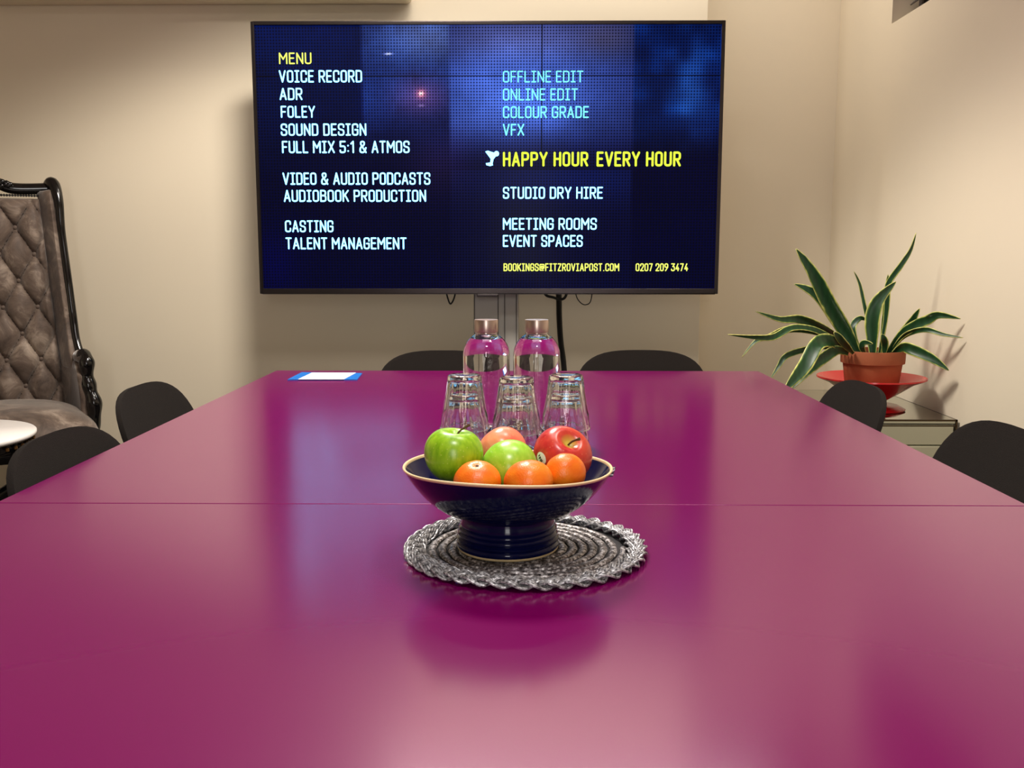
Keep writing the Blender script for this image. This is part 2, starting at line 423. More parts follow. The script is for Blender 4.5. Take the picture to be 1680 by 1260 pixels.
# ------------------------------------------------------------------ chairs
def make_chair():
    t = empty('meeting_chair', (0, 0, 0))            # sits facing -Y, backrest at +Y
    H0, H1 = 0.43, 0.785
    def hw(v):
        base = 0.165 + 0.060 * min(v / 0.6, 1)
        if v > 0.45:
            q = min((v - 0.45) / 0.55, 1.0); return base * max(1 - q ** 3.6, 0) ** (1 / 3.2)
        return base
    vv = [0, .1, .2, .3, .4, .5, .6, .68, .75, .81, .86, .90, .93, .955, .975, .988, .996, 1.0]
    uu = [i / 16 * 2 - 1 for i in range(17)]
    def pt(u, v):
        x = u * max(hw(v), 0.045)
        y = 0.01 + 0.105 * v ** 1.1 - 0.55 * x * x - 0.07 * (1 - v) ** 3
        return (x, y, H0 + (H1 - H0) * v)
    g = G(); vs = [pt(u, v) for v in vv for u in uu]; nu = 17
    g.add(vs, [(j * nu + i, j * nu + i + 1, (j + 1) * nu + i + 1, (j + 1) * nu + i) for j in range(len(vv) - 1) for i in range(nu - 1)])
    g.obj('backrest', M['fabric'], t, solid=0.012, bevel=0.005)
    def st(u, v):
        a = (u * 2 - 1); b = (v * 2 - 1)
        x = a * sqrt(1 - b * b / 2 * 0.75) * 0.225; y = b * sqrt(1 - a * a / 2 * 0.75) * 0.225
        return (x, y - 0.255, 0.445 + 0.03 * a * a - 0.02 * max(0, -b - 0.5) ** 2)
    G().grid(st, 15, 15).obj('seat', M['fabric'], t, solid=0.04, bevel=0.012)
    for sx in (-1, 1):
        for (y0, y1) in ((-0.40, -0.44), (-0.11, -0.05)):
            G().tube([(sx * 0.15, y0, 0.44), (sx * 0.205, y1, 0.0)], [0.013, 0.010], 10).obj('leg', M['steel_dark'], t)
    return t
chair0 = make_chair(); first = [True]
def chair(x, y, rz, label):
    c = chair0 if first[0] else copy_tree(chair0); first[0] = False
    c.location = (x, y, 0); c.rotation_euler = (0, 0, rz)
    tag(c, label, 'chair', 'charcoal chairs around the table'); return c
chair(0.40, 3.12, 0, 'charcoal fabric chair at the far table end, directly right of the bottles')
chair(-0.27, 3.10, 0, 'charcoal fabric chair at the far table end, partly hidden behind the left bottle')
chair(0.76, 2.39, -pi / 2, 'charcoal fabric chair at the right table side, in front of the red bowl')
chair(0.825, 1.775, -pi / 2, 'dark brown-grey fabric chair at the right picture edge beside the table')
chair(-0.85, 2.34, pi / 2, 'charcoal fabric chair at the left table side with bare wall behind it')
chair(-0.752, 1.69, pi / 2, 'charcoal fabric chair in front of the armchair seat, beside the round white table')

# ------------------------------------------------------------------ television on its column
YT = 4.05
c1, c2, c3, c4 = (at_y(*p, YT) for p in ((410, 34), (1191, 35), (428, 482), (1177, 482)))
TX0 = (c1.x + c3.x) / 2; TX1 = (c2.x + c4.x) / 2; TZ1 = (c1.z + c2.z) / 2; TZ0 = (c3.z + c4.z) / 2
TVW, TVH = TX1 - TX0, TZ1 - TZ0
tcx = (TX0 + TX1) / 2
tv = empty('television', (tcx, YT, 0))
tag(tv, 'large black flat television on a grey column showing a menu list', 'television')
TILT = 0.0
fr = 0.014; chin = 0.022
g = G()
zc = (TZ0 + TZ1) / 2
g.box((-TVW / 2 + fr / 2, 0.02, zc), (fr, 0.05, TVH))
g.box((TVW / 2 - fr / 2, 0.02, zc), (fr, 0.05, TVH))
g.box((0, 0.02, TZ1 - fr / 2), (TVW - 2 * fr, 0.05, fr))
g.box((0, 0.02, TZ0 + chin / 2), (TVW - 2 * fr, 0.05, chin))
bez = g.obj('bezel', M['bezel'], tv, smooth=False, bevel=0.002)
G().box((0, 0.065, zc), (TVW - 0.06, 0.05, TVH - 0.06)).obj('rear_housing', M['tv_back'], tv, smooth=False, bevel=0.01)
irx = at_y(800, 485, YT).x - tcx
G().box((irx, 0.0, TZ0 - 0.006), (0.09, 0.03, 0.012)).obj('sensor_bar', M['bezel'], tv, smooth=False, bevel=0.003)
# screen : picture shown on the panel, a soft blue stage light behind rows of dots
SX0, SX1, SZ0, SZ1 = -TVW / 2 + fr, TVW / 2 - fr, TZ0 + chin, TZ1 - fr
def T2(px, py):                       # pixel on the panel -> local x, z
    p = at_y(px, py, YT); return (p.x - tcx, p.z)
def sst(a, b, x):
    t = max(0, min(1, (x - a) / (b - a))); return t * t * (3 - 2 * t)
rnd = random.Random(3)
lat = {}
def vnoise(x, y):
    def h(i, j):
        if (i, j) not in lat: lat[(i, j)] = rnd.random()
        return lat[(i, j)]
    i, j = math.floor(x), math.floor(y); a, b = x - i, y - j
    a = a * a * (3 - 2 * a); b = b * b * (3 - 2 * b)
    return (h(i, j) * (1 - a) + h(i + 1, j) * a) * (1 - b) + (h(i, j + 1) * (1 - a) + h(i + 1, j + 1) * a) * b
def ga(x, y, cx, cy, sx, sy): return exp(-((x - cx) / sx) ** 2 - ((y - cy) / sy) ** 2)
def scr(px, py):
    """sRGB colour of the picture at a spot given in photo pixels"""
    n0 = vnoise(px / 60, py / 40); n2 = vnoise(px / 22 + 40, py / 22); n3 = vnoise(px / 7 + 90, py / 7); n = 0.5 * n0 + 0.3 * n2 + 0.2 * n3
    c = [0, 1, 33 + 8 * n]
    def add(k, col):
        for i in range(3): c[i] += k * col[i]
    left = 1 - sst(588, 598, px)
    add(left * (1 - sst(60, 330, py)) * (0.4 + 0.6 * n), (2, 18, 42))
    mid = sst(588, 598, px) * (1 - sst(734, 740, px))
    add(mid * (1 - sst(120, 285, py)) * (0.35 + 0.65 * n), (34, 66, 120))
    add(mid * ga(px, py, 690, 155, 45, 30), (62, 22, 20))
    add(mid * ga(px, py, 700, 60, 80, 40), (52, 48, 40))
    br = sst(734, 740, px) * (1 - sst(1037, 1043, px))
    fall = 1 - sst(190, 275, py) * (0.80 + 0.15 * n)
    core = ga(px, py, 850, 150, 150, 100)
    add(br * fall * (0.30 + 0.85 * core) * (0.75 + 0.35 * n), (76, 110, 186))
    add(br * ga(px, py, 860, 62, 140, 32), (34, 22, 10))
    add(br * ga(px, py, 1000, 60, 50, 34), (20, 10, -10))
    rt = sst(1037, 1043, px)
    add(rt * (1 - sst(190, 260, py)) * (0.3 + 0.7 * n2 * n), (8, 52, 104))
    add(rt * ga(px, py, 1135, 140, 28, 60) * (0.3 + 0.7 * n2), (34, 66, 100))
    add(sst(735, 742, px) * (1 - sst(1036, 1042, px)) * ga(px, py, 940, 290, 160, 40) * (1 if py > 276 else 0), (4, 14, 34))
    add(ga(px, py, 720, 260, 50, 50) * 0.6, (34, 20, 34))
    add(ga(px, py, 440, 430, 40, 60), (0, 0, 20))
    add(ga(px, py, 690, 151, 3.2, 3.2), (230, 190, 150)); add(ga(px, py, 690, 151, 9, 8), (110, 40, 10)); add(ga(px, py, 637, 87.5, 6, 1.6), (170, 160, 190)); add(ga(px, py, 690, 170, 5, 1.6), (90, 80, 90))
    return [max(0, min(255, q)) for q in c]
NU, NV = 320, 180
vs = []; cols = []
for j in range(NV + 1):
    for i in range(NU + 1):
        x = SX0 + (SX1 - SX0) * i / NU; z = SZ0 + (SZ1 - SZ0) * j / NV
        vs.append((x, 0.004, z))
        cols.append(srgb(*scr(418 + 764 * i / NU, 472 - 430 * j / NV)))
fs = [(j * (NU + 1) + i, j * (NU + 1) + i + 1, (j + 1) * (NU + 1) + i + 1, (j + 1) * (NU + 1) + i) for j in range(NV) for i in range(NU)]
me = bpy.data.meshes.new('screen'); me.from_pydata(vs, [], fs)
at = me.color_attributes.new('picture', 'FLOAT_COLOR', 'POINT')
for k, q in enumerate(cols): at.data[k].color = q
def screen_mat():
    m = bpy.data.materials.new('screen_picture'); m.use_nodes = True; nt = m.node_tree
    b = nt.nodes['Principled BSDF']; b.inputs['Base Color'].default_value = (0.003, 0.003, 0.004, 1)
    b.inputs['Roughness'].default_value = 0.15; b.inputs['Specular IOR Level'].default_value = 0.012
    a = nt.nodes.new('ShaderNodeAttribute'); a.attribute_name = 'picture'
    tc = nt.nodes.new('ShaderNodeTexCoord'); sep = nt.nodes.new('ShaderNodeSeparateXYZ'); nt.links.new(tc.outputs['Object'], sep.inputs[0])
    pitch = (SX1 - SX0) / 158.0
    def fr_(o): return math_node(nt, 'SUBTRACT', math_node(nt, 'FRACT', math_node(nt, 'DIVIDE', o, pitch)), 0.5)
    dx, dz = fr_(math_node(nt, 'ADD', sep.outputs[0], 50)), fr_(sep.outputs[2])
    d = math_node(nt, 'SQRT', math_node(nt, 'ADD', math_node(nt, 'POWER', dx, 2), math_node(nt, 'POWER', dz, 2)))
    mr = nt.nodes.new('ShaderNodeMapRange'); mr.inputs[1].default_value = 0.2; mr.inputs[2].default_value = 0.42
    mr.inputs[3].default_value = 0.18; mr.inputs[4].default_value = 1.15; nt.links.new(d, mr.inputs[0])
    k = mr.outputs[0]
    def line(o, pos, half, val):
        near = math_node(nt, 'LESS_THAN', math_node(nt, 'ABSOLUTE', math_node(nt, 'SUBTRACT', o, pos)), half)
        return math_node(nt, 'SUBTRACT', 1.0, math_node(nt, 'MULTIPLY', near, val))
    xl = T2(889, 150)[0]; z1 = T2(850, 124)[1]; z2 = T2(850, 272)[1]
    v1 = line(sep.outputs[0], xl, 0.0026, 0.92)
    above = math_node(nt, 'GREATER_THAN', sep.outputs[2], z2)
    v1 = math_node(nt, 'MAXIMUM', v1, math_node(nt, 'SUBTRACT', 1.0, above))
    k = math_node(nt, 'MULTIPLY', k, v1)
    k = math_node(nt, 'MULTIPLY', k, line(sep.outputs[2], z1, 0.0022, 0.9))
    vm = nt.nodes.new('ShaderNodeVectorMath'); vm.operation = 'SCALE'
    nt.links.new(a.outputs['Color'], vm.inputs[0]); nt.links.new(k, vm.inputs['Scale'])
    nt.links.new(vm.outputs[0], b.inputs['Emission Color']); b.inputs['Emission Strength'].default_value = 1.0
    return m
screen = link('screen', me, screen_mat(), tv)
# lettering : condensed rounded capitals drawn as strokes
def rp(pts, r=0.2, closed=False, corners=None):
    """round the corners of a polyline"""
    out = []; n = len(pts)
    for i, p in enumerate(pts):
        if (not closed and i in (0, n - 1)) or (corners is not None and i not in corners):
            out.append(p); continue
        a = pts[(i - 1) % n]; b = pts[(i + 1) % n]
        def toward(q):
            dx, dy = q[0] - p[0], q[1] - p[1]; L = math.hypot(dx, dy); k = min(r, L / 2) / L
            return (p[0] + dx * k, p[1] + dy * k)
        s, e = toward(a), toward(b)
        for t in (0, .25, .5, .75, 1):
            out.append(((1 - t) ** 2 * s[0] + 2 * t * (1 - t) * p[0] + t * t * e[0], (1 - t) ** 2 * s[1] + 2 * t * (1 - t) * p[1] + t * t * e[1]))
    if closed: out.append(out[0])
    return out
Wd = 0.42
def font():
    w = Wd; R = 0.19
    O = rp([(0, 0), (w, 0), (w, 1), (0, 1)], R, True)
    P = [(0, 0), (0, 1)]; Pb = rp([(0, 1), (w, 1), (w, .47), (0, .47)], R)
    f = {
        'A': (.46, [[(0, 0), (.23, 1), (.46, 0)], [(.09, .3), (.37, .3)]]),
        'B': (w, [P, rp([(0, 1), (w - .02, 1), (w - .02, .53), (0, .53)], R), rp([(0, .53), (w, .53), (w, 0), (0, 0)], R)]),
        'C': (w, [rp([(w, .72), (w, 1), (0, 1), (0, 0), (w, 0), (w, .28)], R)]),
        'D': (w, [P, rp([(0, 1), (w, 1), (w, 0), (0, 0)], R)]),
        'E': (.36, [[(.36, 1), (0, 1), (0, 0), (.36, 0)], [(0, .52), (.31, .52)]]),
        'F': (.36, [[(.36, 1), (0, 1), (0, 0)], [(0, .5), (.31, .5)]]),
        'G': (w, [rp([(w, .74), (w, 1), (0, 1), (0, 0), (w, 0), (w, .48), (.22, .48)], R, corners=(1, 2, 3, 4))]),
        'H': (w, [[(0, 0), (0, 1)], [(w, 0), (w, 1)], [(0, .52), (w, .52)]]),
        'I': (.30, [[(.15, 0), (.15, 1)], [(0, 1), (.30, 1)], [(0, 0), (.30, 0)]]),
        'K': (w, [[(0, 0), (0, 1)], [(w, 1), (.02, .42)], [(.15, .58), (w, 0)]]),
        'L': (.35, [[(0, 1), (0, 0), (.35, 0)]]),
        'M': (.56, [[(0, 0), (0, 1), (.28, .42), (.56, 1), (.56, 0)]]),
        'N': (w + .02, [[(0, 0), (0, 1), (w + .02, 0), (w + .02, 1)]]),
        'O': (w, [O]), 'P': (w, [P, Pb]),
        'R': (w, [P, Pb, [(.2, .47), (w, 0)]]),
        'S': (w, [rp([(w, .74), (w, 1), (0, 1), (0, .53), (w, .47), (w, 0), (0, 0), (0, .26)], R)]),
        'T': (.42, [[(0, 1), (.42, 1)], [(.21, 1), (.21, 0)]]),
        'U': (w, [rp([(0, 1), (0, 0), (w, 0), (w, 1)], R)]),
        'V': (.46, [[(0, 1), (.23, 0), (.46, 1)]]),
        'X': (.46, [[(0, 1), (.46, 0)], [(0, 0), (.46, 1)]]),
        'Y': (.46, [[(0, 1), (.23, .45), (.46, 1)], [(.23, .45), (.23, 0)]]),
        'Z': (.4, [[(0, 1), (.4, 1), (0, 0), (.4, 0)]]),
        '&': (.52, [rp([(.5, 0), (.06, .72), (.06, 1), (.36, 1), (.36, .68), (0, .42), (0, 0), (.36, 0), (.5, .42)], .15)]),
        ':': (.08, [[(.04, .12), (.04, .13)], [(.04, .62), (.04, .63)]]),
        '.': (.08, [[(.04, .0), (.04, .01)]]),
        '@': (.6, [rp([(.42, .3), (.42, .68), (.2, .68), (.2, .3), (.42, .3), (.6, .34), (.6, .92), (0, .92), (0, .05), (.5, .05)], .12)]),
        '0': (w, [O]),
        '1': (.24, [[(0, .8), (.18, 1), (.18, 0)]]),
        '2': (w, [rp([(0, .72), (0, 1), (w, 1), (w, .6), (0, 0), (w, 0)], .18, corners=(1, 2, 3))]),
        '3': (w, [[(0, 1), (w, 1), (.18, .6)], rp([(.18, .6), (w, .6), (w, 0), (0, 0), (0, .22)], R)]),
        '4': (w, [[(.28, 1), (0, .26), (w, .26)], [(.3, .5), (.3, 0)]]),
        '5': (w, [rp([(w, 1), (.02, 1), (.02, .56), (w, .58), (w, 0), (0, 0), (0, .2)], .18, corners=(3, 4, 5))]),
        '7': (.4, [[(0, 1), (.4, 1), (.12, 0)]]),
        '9': (w, [rp([(w, .5), (0, .5), (0, 1), (w, 1), (w, .5), (.1, 0)], R, corners=(1, 2, 3))]),
        ' ': (.09, []),
    }
    return f
FONT = font()
def strokes_mesh(g, lines, th, y):
    """flat ribbons with round ends; lines in panel x, z"""
    n = 10
    for pl in lines:
        for (a, b) in zip(pl[:-1], pl[1:]):
            dx, dz = b[0] - a[0], b[1] - a[1]; L = math.hypot(dx, dz)
            if L < 1e-7: continue
            ang = atan2(dz, dx); vs = []
            for k in range(n + 1):
                t = ang + pi / 2 + pi * k / n; vs.append((a[0] + cos(t) * th / 2, y, a[1] + sin(t) * th / 2))
            for k in range(n + 1):
                t = ang - pi / 2 + pi * k / n; vs.append((b[0] + cos(t) * th / 2, y, b[1] + sin(t) * th / 2))
            g.add(vs, [tuple(range(len(vs)))])
def text_obj(txt, px0, px1, py0, py1, m, bold=0.145):
    gap = 0.085 + bold
    adv = 0; polys = []
    for ch in txt:
        wch, pls = FONT[ch]
        polys.append((adv, pls)); adv += wch + gap
    adv -= gap
    x0, z1 = T2(px0, py0); x1, z0 = T2(px1, py1)
    h = (z1 - z0) / (1 + bold); th = bold * h
    kx = (x1 - x0 - th) / adv
    words = []; cur = []
    for ch, item in zip(txt + ' ', polys + [(0, [])]):
        if ch == ' ':
            if cur: words.append(cur)
            cur = []
        else: cur.append(item)
    for wd in words:
        g = G()
        L = [[(x0 + th / 2 + (a + p[0]) * kx, z0 + th / 2 + p[1] * h) for p in pl] for a, pls in wd for pl in pls]
        strokes_mesh(g, L, th, 0.0025)
        link('menu_word', g.mesh('menu_word', fix=False), m, screen, smooth=False)
TW = emit('text_white', srgb(124, 204, 255), 4.0)
TWA = emit('text_aqua', srgb(112, 222, 236), 1.8)
TY = emit('text_yellow', srgb(236, 246, 110), 1.3)
TYB = emit('text_lime', srgb(222, 242, 70), 1.25)
for a in (('MENU', 457, 511, 86, 105, TY), ('VOICE RECORD', 457, 594, 115, 135, TW), ('ADR', 458, 496, 144, 164, TW),
          ('FOLEY', 460, 517, 173.5, 193, TW), ('SOUND DESIGN', 460, 601, 202.5, 222.5, TW), ('FULL MIX 5:1 & ATMOS', 462, 672, 231, 251, TW),
          ('VIDEO & AUDIO PODCASTS', 463, 706, 283, 303, TW), ('AUDIOBOOK PRODUCTION', 465, 699, 311.5, 331, TW),
          ('CASTING', 467, 547, 361.5, 381, TW), ('TALENT MANAGEMENT', 468, 667, 389.5, 409, TW),
          ('OFFLINE EDIT', 825, 957, 116, 135, TWA, .12), ('ONLINE EDIT', 825, 948, 145, 164.5, TWA, .125), ('COLOUR GRADE', 825, 966, 174, 193.5, TWA, .14),
          ('VFX', 825, 860, 203, 222.5, TWA, .14), ('HAPPY HOUR', 825, 965, 249, 273, TYB, .18), ('EVERY HOUR', 979, 1117, 248.5, 273, TYB, .18),
          ('STUDIO DRY HIRE', 825, 989, 306.5, 326, TW), ('MEETING ROOMS', 825, 979, 357.5, 377, TW), ('EVENT SPACES', 825, 956, 385.5, 405, TW),
          ('BOOKINGS@FITZROVIAPOST.COM', 826, 1016, 432, 445, TY, .17), ('0207 209 3474', 1043, 1129, 432, 445, TY, .17)):
    text_obj(*a)
# little cocktail glass symbol
def P2(l): return [T2(*p) for p in l]
g = G()
for poly in ([(796, 248.5), (800, 247), (813, 251), (818, 251), (809, 262), (806, 262)], [(805, 260), (810, 260), (808, 269), (804, 269)],
             [(797, 267.5), (804, 266.5), (808, 268.5), (809, 271), (804, 272.5), (798, 271)]):
    g.add([(x, 0.0025, z) for x, z in P2(poly)], [tuple(range(len(poly)))])
cxi, czi = T2(814.5, 252)
g.add([(cxi + 0.011 * cos(2 * pi * k / 16), 0.0023, czi + 0.011 * sin(2 * pi * k / 16)) for k in range(16)], [tuple(range(16))])
link('cocktail_symbol', g.mesh('cocktail_symbol', fix=False), TW, screen, smooth=False)
# column and its foot
cl = at_y(778, 540, 4.2); cr = at_y(851, 540, 4.2); cw = cr.x - cl.x; cx = (cl.x + cr.x) / 2 - tcx
g = G(); g.box((cx, 0.15, (TZ0 + 0.4) / 2 + 0.01), (cw, 0.08, TZ0 + 0.4 - 0.02))
col_ = g.obj('stand_column', M['column'], tv, smooth=False, bevel=0.004)
g = G()
for fx in (0.545, 0.69, 0.95, 0.02):
    g.box((cx - cw / 2 + cw * fx, 0.1085, (TZ0 + 0.4) / 2), (0.004, 0.004, TZ0 + 0.35))
g.obj('groove', M['groove'], col_, smooth=False)
G().box((cx, 0.16, 0.012), (0.75, 0.30, 0.024)).obj('stand_foot', M['steel_dark'], tv, smooth=False, bevel=0.006)
# cables hanging behind and below the screen
def cable(pts, r, label, y):
    P = [at_y(px, py, yy) for px, py, yy in pts]
    base = P[-1].copy(); base = min(P, key=lambda q: q.z).copy()
    o = G().tube([p - base for p in smooth_pts(P, 8)], r, 8).obj('cable', M['cable'], loc=base)
    tag(o, label, 'cable')
cable([(730, 470, 4.14), (734, 487, 4.13), (739, 498.5, 4.13), (745, 489, 4.13), (749, 470, 4.14)], 0.0035, 'thin black cable loop dangling under the screen, left of the column', 0)
cable([(942, 468, 4.14), (946, 487, 4.13), (953, 497, 4.13), (961, 500, 4.13), (969, 494, 4.13), (973, 468, 4.14)], 0.0022, 'thin black cable loop dangling under the screen, right of the thick cable', 0)
cable([(916, 450, 4.17), (917, 486, 4.17), (917.5, 520, 4.2), (920, 560, 4.24), (925, 600, 4.26), (930, 680, 4.27), (934, 800, 4.28), (936, 900, 4.28)], 0.0125, 'thick black cable running from the screen down beside the grey column', 0)
g = G().tube(smooth_pts([at_y(892, 478, 4.13), at_y(897, 485, 4.12), at_y(908, 488, 4.12), at_y(917, 491, 4.128), at_y(926, 489, 4.12), at_y(931, 478, 4.13)], 6), 0.006, 8)
tag(g.obj('cable_clip', M['cable']), 'black looped cable clip gathering the thick cable under the screen', 'cable clip')

# ------------------------------------------------------------------ leaflet and paper at the far left of the table
def sheet(name, corners, z, th, m, label, cat, grp=None):
    P = [at_z(px, py, z) for px, py in corners]; c = sum(P, Vector()) / len(P); c.z = z - th
    g = G(); n = len(P)
    vs = [(p.x - c.x, p.y - c.y, 0) for p in P] + [(p.x - c.x, p.y - c.y, th) for p in P]
    g.add(vs, [tuple(reversed(range(n))), tuple(range(n, 2 * n))] + [(i, (i + 1) % n, n + (i + 1) % n, n + i) for i in range(n)])
    o = g.obj(name, m, loc=c, smooth=False); tag(o, label, cat); return o, c
lf, lc = sheet('leaflet', [(471.5, 622.5), (586, 622.5), (594.5, 612), (495, 610.5)], TZ + 0.003, 0.003, M['blue'], 'blue leaflet lying under a white sheet on the far table corner', 'leaflet')
pp, pc = sheet('paper_sheet', [(489, 622), (564, 622), (584, 611.3), (512, 611.3)], TZ + 0.0045, 0.0012, M['white'], 'white printed sheet lying on top of the blue leaflet', 'paper')
A0, A1, A2, A3 = (at_z(px, py, TZ + 0.0047) for px, py in ((489, 622), (564, 622), (584, 611.3), (512, 611.3)))
g = G(); rr = random.Random(2)
def bil(u, v):
    p = A0.lerp(A1, u).lerp(A3.lerp(A2, u), v); return (p.x - pc.x, p.y - pc.y, p.z - pc.z)
for k in range(6):
    v = 0.2 + k * 0.11; u = 0.12
    while u < 0.84:
        du = rr.uniform(0.04, 0.13); 
        if rr.random() < 0.75: g.add([bil(u, v), bil(u + du, v), bil(u + du, v + 0.05), bil(u, v + 0.05)], [(0, 1, 2, 3)])
        u += du + 0.03
g.obj('print', M['ink'], pp, smooth=False)

# ------------------------------------------------------------------ water bottles
def make_bottle():
    t = empty('water_bottle', (0, 0, 0))
    # glass round an air space at the top; the water volume sits inside it with the glass-to-water index
    prof = [(0.0, 0.0), (0.040, 0.0), (0.0465, 0.004), (0.0485, 0.012), (0.0490, 0.028), (0.0490, 0.032), (0.0490, 0.1585), (0.0490, 0.161), (0.0484, 0.1675), (0.0466, 0.1755),
            (0.0432, 0.1840), (0.0380, 0.1920), (0.0316, 0.1985), (0.0262, 0.2024), (0.0236, 0.2045), (0.0232, 0.2070), (0.0232, 0.2085), (0.0205, 0.2087),
            (0.0203, 0.2035), (0.0225, 0.2005), (0.0285, 0.1965), (0.0312, 0.1945), (0.0, 0.1945)]
    G().lathe(prof, 72).obj('glass_body', M['glass'], t)
    wp = [(0.0, 0.0110), (0.0300, 0.0100), (0.0430, 0.0140), (0.0458, 0.0222), (0.0460, 0.030), (0.0460, 0.034), (0.0460, 0.1585), (0.0460, 0.161), (0.0455, 0.1668), (0.0437, 0.1745), (0.0405, 0.1825), (0.0355, 0.1900), (0.0309, 0.1942), (0.0, 0.1942)]
    G().lathe(wp, 72).obj('water', M['water'], t)
    cp = [(0.0, 0.2045), (0.0195, 0.2045), (0.0195, 0.2092), (0.0246, 0.2092), (0.0248, 0.2100), (0.0248, 0.2335), (0.0244, 0.2345), (0.0, 0.2347)]
    G().lathe(cp, 64).obj('cap', M['cap'], t)
    return t
YBOT = 1.98
b0 = make_bottle()
pb = at_y(798, 600, YBOT); b0.location = (pb.x, YBOT, TZ + 0.0005)
tag(b0, 'clear glass water bottle with copper cap, the left of the two', 'bottle', 'water bottles on the table')
b1 = copy_tree(b0); pb = at_y(880.5, 600, YBOT); b1.location = (pb.x, YBOT, TZ + 0.0005); b1.rotation_euler = (0, 0, 0.4)
tag(b1, 'clear glass water bottle with copper cap, the right of the two', 'bottle', 'water bottles on the table')

# ------------------------------------------------------------------ upside-down tumblers in three stacks of two
def make_glass():
    def flute(r, z, a, j):
        if 2 <= j <= 9:
            amp = 0.045 * (0.3, 0.7, 1, 1, 1, 1, 1, 0.5)[j - 2]
            q = abs(((a / (2 * pi) * 12) % 1) - 0.5) * 2
            return r * (1 - amp * (1 - q * q))
        return r
    # drawn the right way up, turned over below; foot at z = 0
    H = 0.105
    prof = [(0.0, 0.0015), (0.028, 0.0), (0.0315, 0.002), (0.0330, 0.006), (0.0342, 0.016), (0.0362, 0.032), (0.0390, 0.048), (0.0412, 0.060), (0.0432, 0.071),
            (0.0442, 0.077), (0.0446, 0.081), (0.0450, 0.092), (0.0464, 0.0995), (0.0480, 0.1020), (0.0484, 0.1038), (0.0475, 0.1052), (0.0455, 0.1050),
            (0.0432, 0.0995), (0.0425, 0.09), (0.0418, 0.078), (0.0390, 0.0635), (0.0362, 0.048), (0.0332, 0.032), (0.0310, 0.018), (0.0280, 0.0125), (0.015, 0.011), (0.0, 0.0112)]
    g = G().lathe([(r, z) for r, z in prof], 80, rad=flute)
    g.v = [(x, -y, H - z + 0.0002) for x, y, z in g.v]
    me = g.mesh('tumbler'); o = link('tumbler', me, M['glass']); return o
gl = make_glass(); firstg = [True]
YG = 1.80; OFF = 0.0372
for (px, which, dy) in ((762, 'left', 0.0), (847, 'middle', -0.035), (928, 'right', 0.005)):
    for lvl in (0, 1):
        o = gl if firstg[0] else gl.copy()
        if not firstg[0]: C.objects.link(o)
        firstg[0] = False
        p = at_y(px, 660, YG + dy)
        o.location = (p.x + 0.0004 * lvl, YG + dy, TZ + 0.0003 + lvl * OFF); o.rotation_euler = (0, 0, lvl * 0.31 + px)
        tag(o, 'upside-down clear fluted tumbler, the %s one of the %s stack' % (('lower', 'upper')[lvl], which), 'glass', 'upside-down tumblers')

# ------------------------------------------------------------------ woven placemat
YBOWL = 1.150
mc = at_z(862, 904, TZ)
g = G()
base = [(0.0, 0.0), (0.132, 0.0), (0.134, 0.0012), (0.132, 0.0022), (0.0, 0.0022)]
mt = G().lathe(base, 72).obj('placemat', M['weave_dark'], loc=(mc.x, mc.y, TZ + 0.0003))
tag(mt, 'round silver woven placemat with braided edge under the fruit bowl', 'placemat')
pts = []; turns = 9; r0, r1 = 0.010, 0.123
for k in range(turns * 64 + 1):
    a = 2 * pi * k / 64; r = r0 + (r1 - r0) * k / (turns * 64)
    pts.append((r * cos(a), r * sin(a), 0.0038))
rad = [0.0048 * (1 + 0.12 * sin(k * 1.9)) for k in range(len(pts))]
G().tube(pts, rad, 8, flat=0.55).obj('coil', M['weave'], mt)
NB = 13
for s_ in range(3):
    N = NB * 30
    def mid(k):
        a = 2 * pi * k / N; ph = a * NB + 2 * pi * s_ / 3
        return Vector(((0.1385 + 0.0064 * sin(ph)) * cos(a), (0.1385 + 0.0064 * sin(ph)) * sin(a), 0.0068 + 0.0036 * sin(2 * ph) + 0.0022 * max(0, sin(a * 3 + 1.0))))
    g = G()
    for q in (-2, -1, 0, 1, 2):
        P = []
        for k in range(N):
            t = mid(k + 1) - mid(k - 1); t.z = 0; t.normalize()
            c = mid(k); off = Vector((-t.y, t.x, 0)) * (q * 0.0033)
            P.append(c + off + Vector((0, 0, -0.0004 * abs(q))))
        P.append(P[0])
        g.tube(P, 0.0015, 6, cap=False)
    g.obj('braid_strand', M['braid'], mt)

# ------------------------------------------------------------------ footed bowl
bx = at_y(833, 800, YBOWL).x
BZ = TZ + 0.0003 + 0.0070
bowl = empty('fruit_bowl', (bx, YBOWL, BZ)); tag(bowl, 'navy glazed footed bowl with cream rim, full of fruit', 'bowl')
ZO = -0.0073
outer = [(0.060, 0.0068 + 0.0000), (0.0625, 0.011), (0.0643, 0.0145), (0.0636, 0.0170), (0.0615, 0.0188), (0.0634, 0.0206), (0.0636, 0.0228), (0.0608, 0.0252), (0.0625, 0.0272), (0.0624, 0.0292), (0.0596, 0.0316), (0.0612, 0.0336), (0.0608, 0.0358),
         (0.0582, 0.0380), (0.0592, 0.0405), (0.0575, 0.0440), (0.0575, 0.0500), (0.0640, 0.0535), (0.0730, 0.0562), (0.0835, 0.0605), (0.0945, 0.0680), (0.1050, 0.0775), (0.1140, 0.0880), (0.1215, 0.0980), (0.1278, 0.1085)]
inner = [(0.1255, 0.1085), (0.1190, 0.0985), (0.1105, 0.0885), (0.1010, 0.0785), (0.0905, 0.0700), (0.0790, 0.0640), (0.0600, 0.0600), (0.0350, 0.0580), (0.0, 0.0575)]
WARP = 0.040
def warp(v):
    x, y, z = v; k = max(0, (z - 0.05)) / 0.06
    return (x, y, z + ZO - WARP * y * k + 0.0012 * k * sin(3 * atan2(y, x) + 0.6) - 0.012 * x * k)
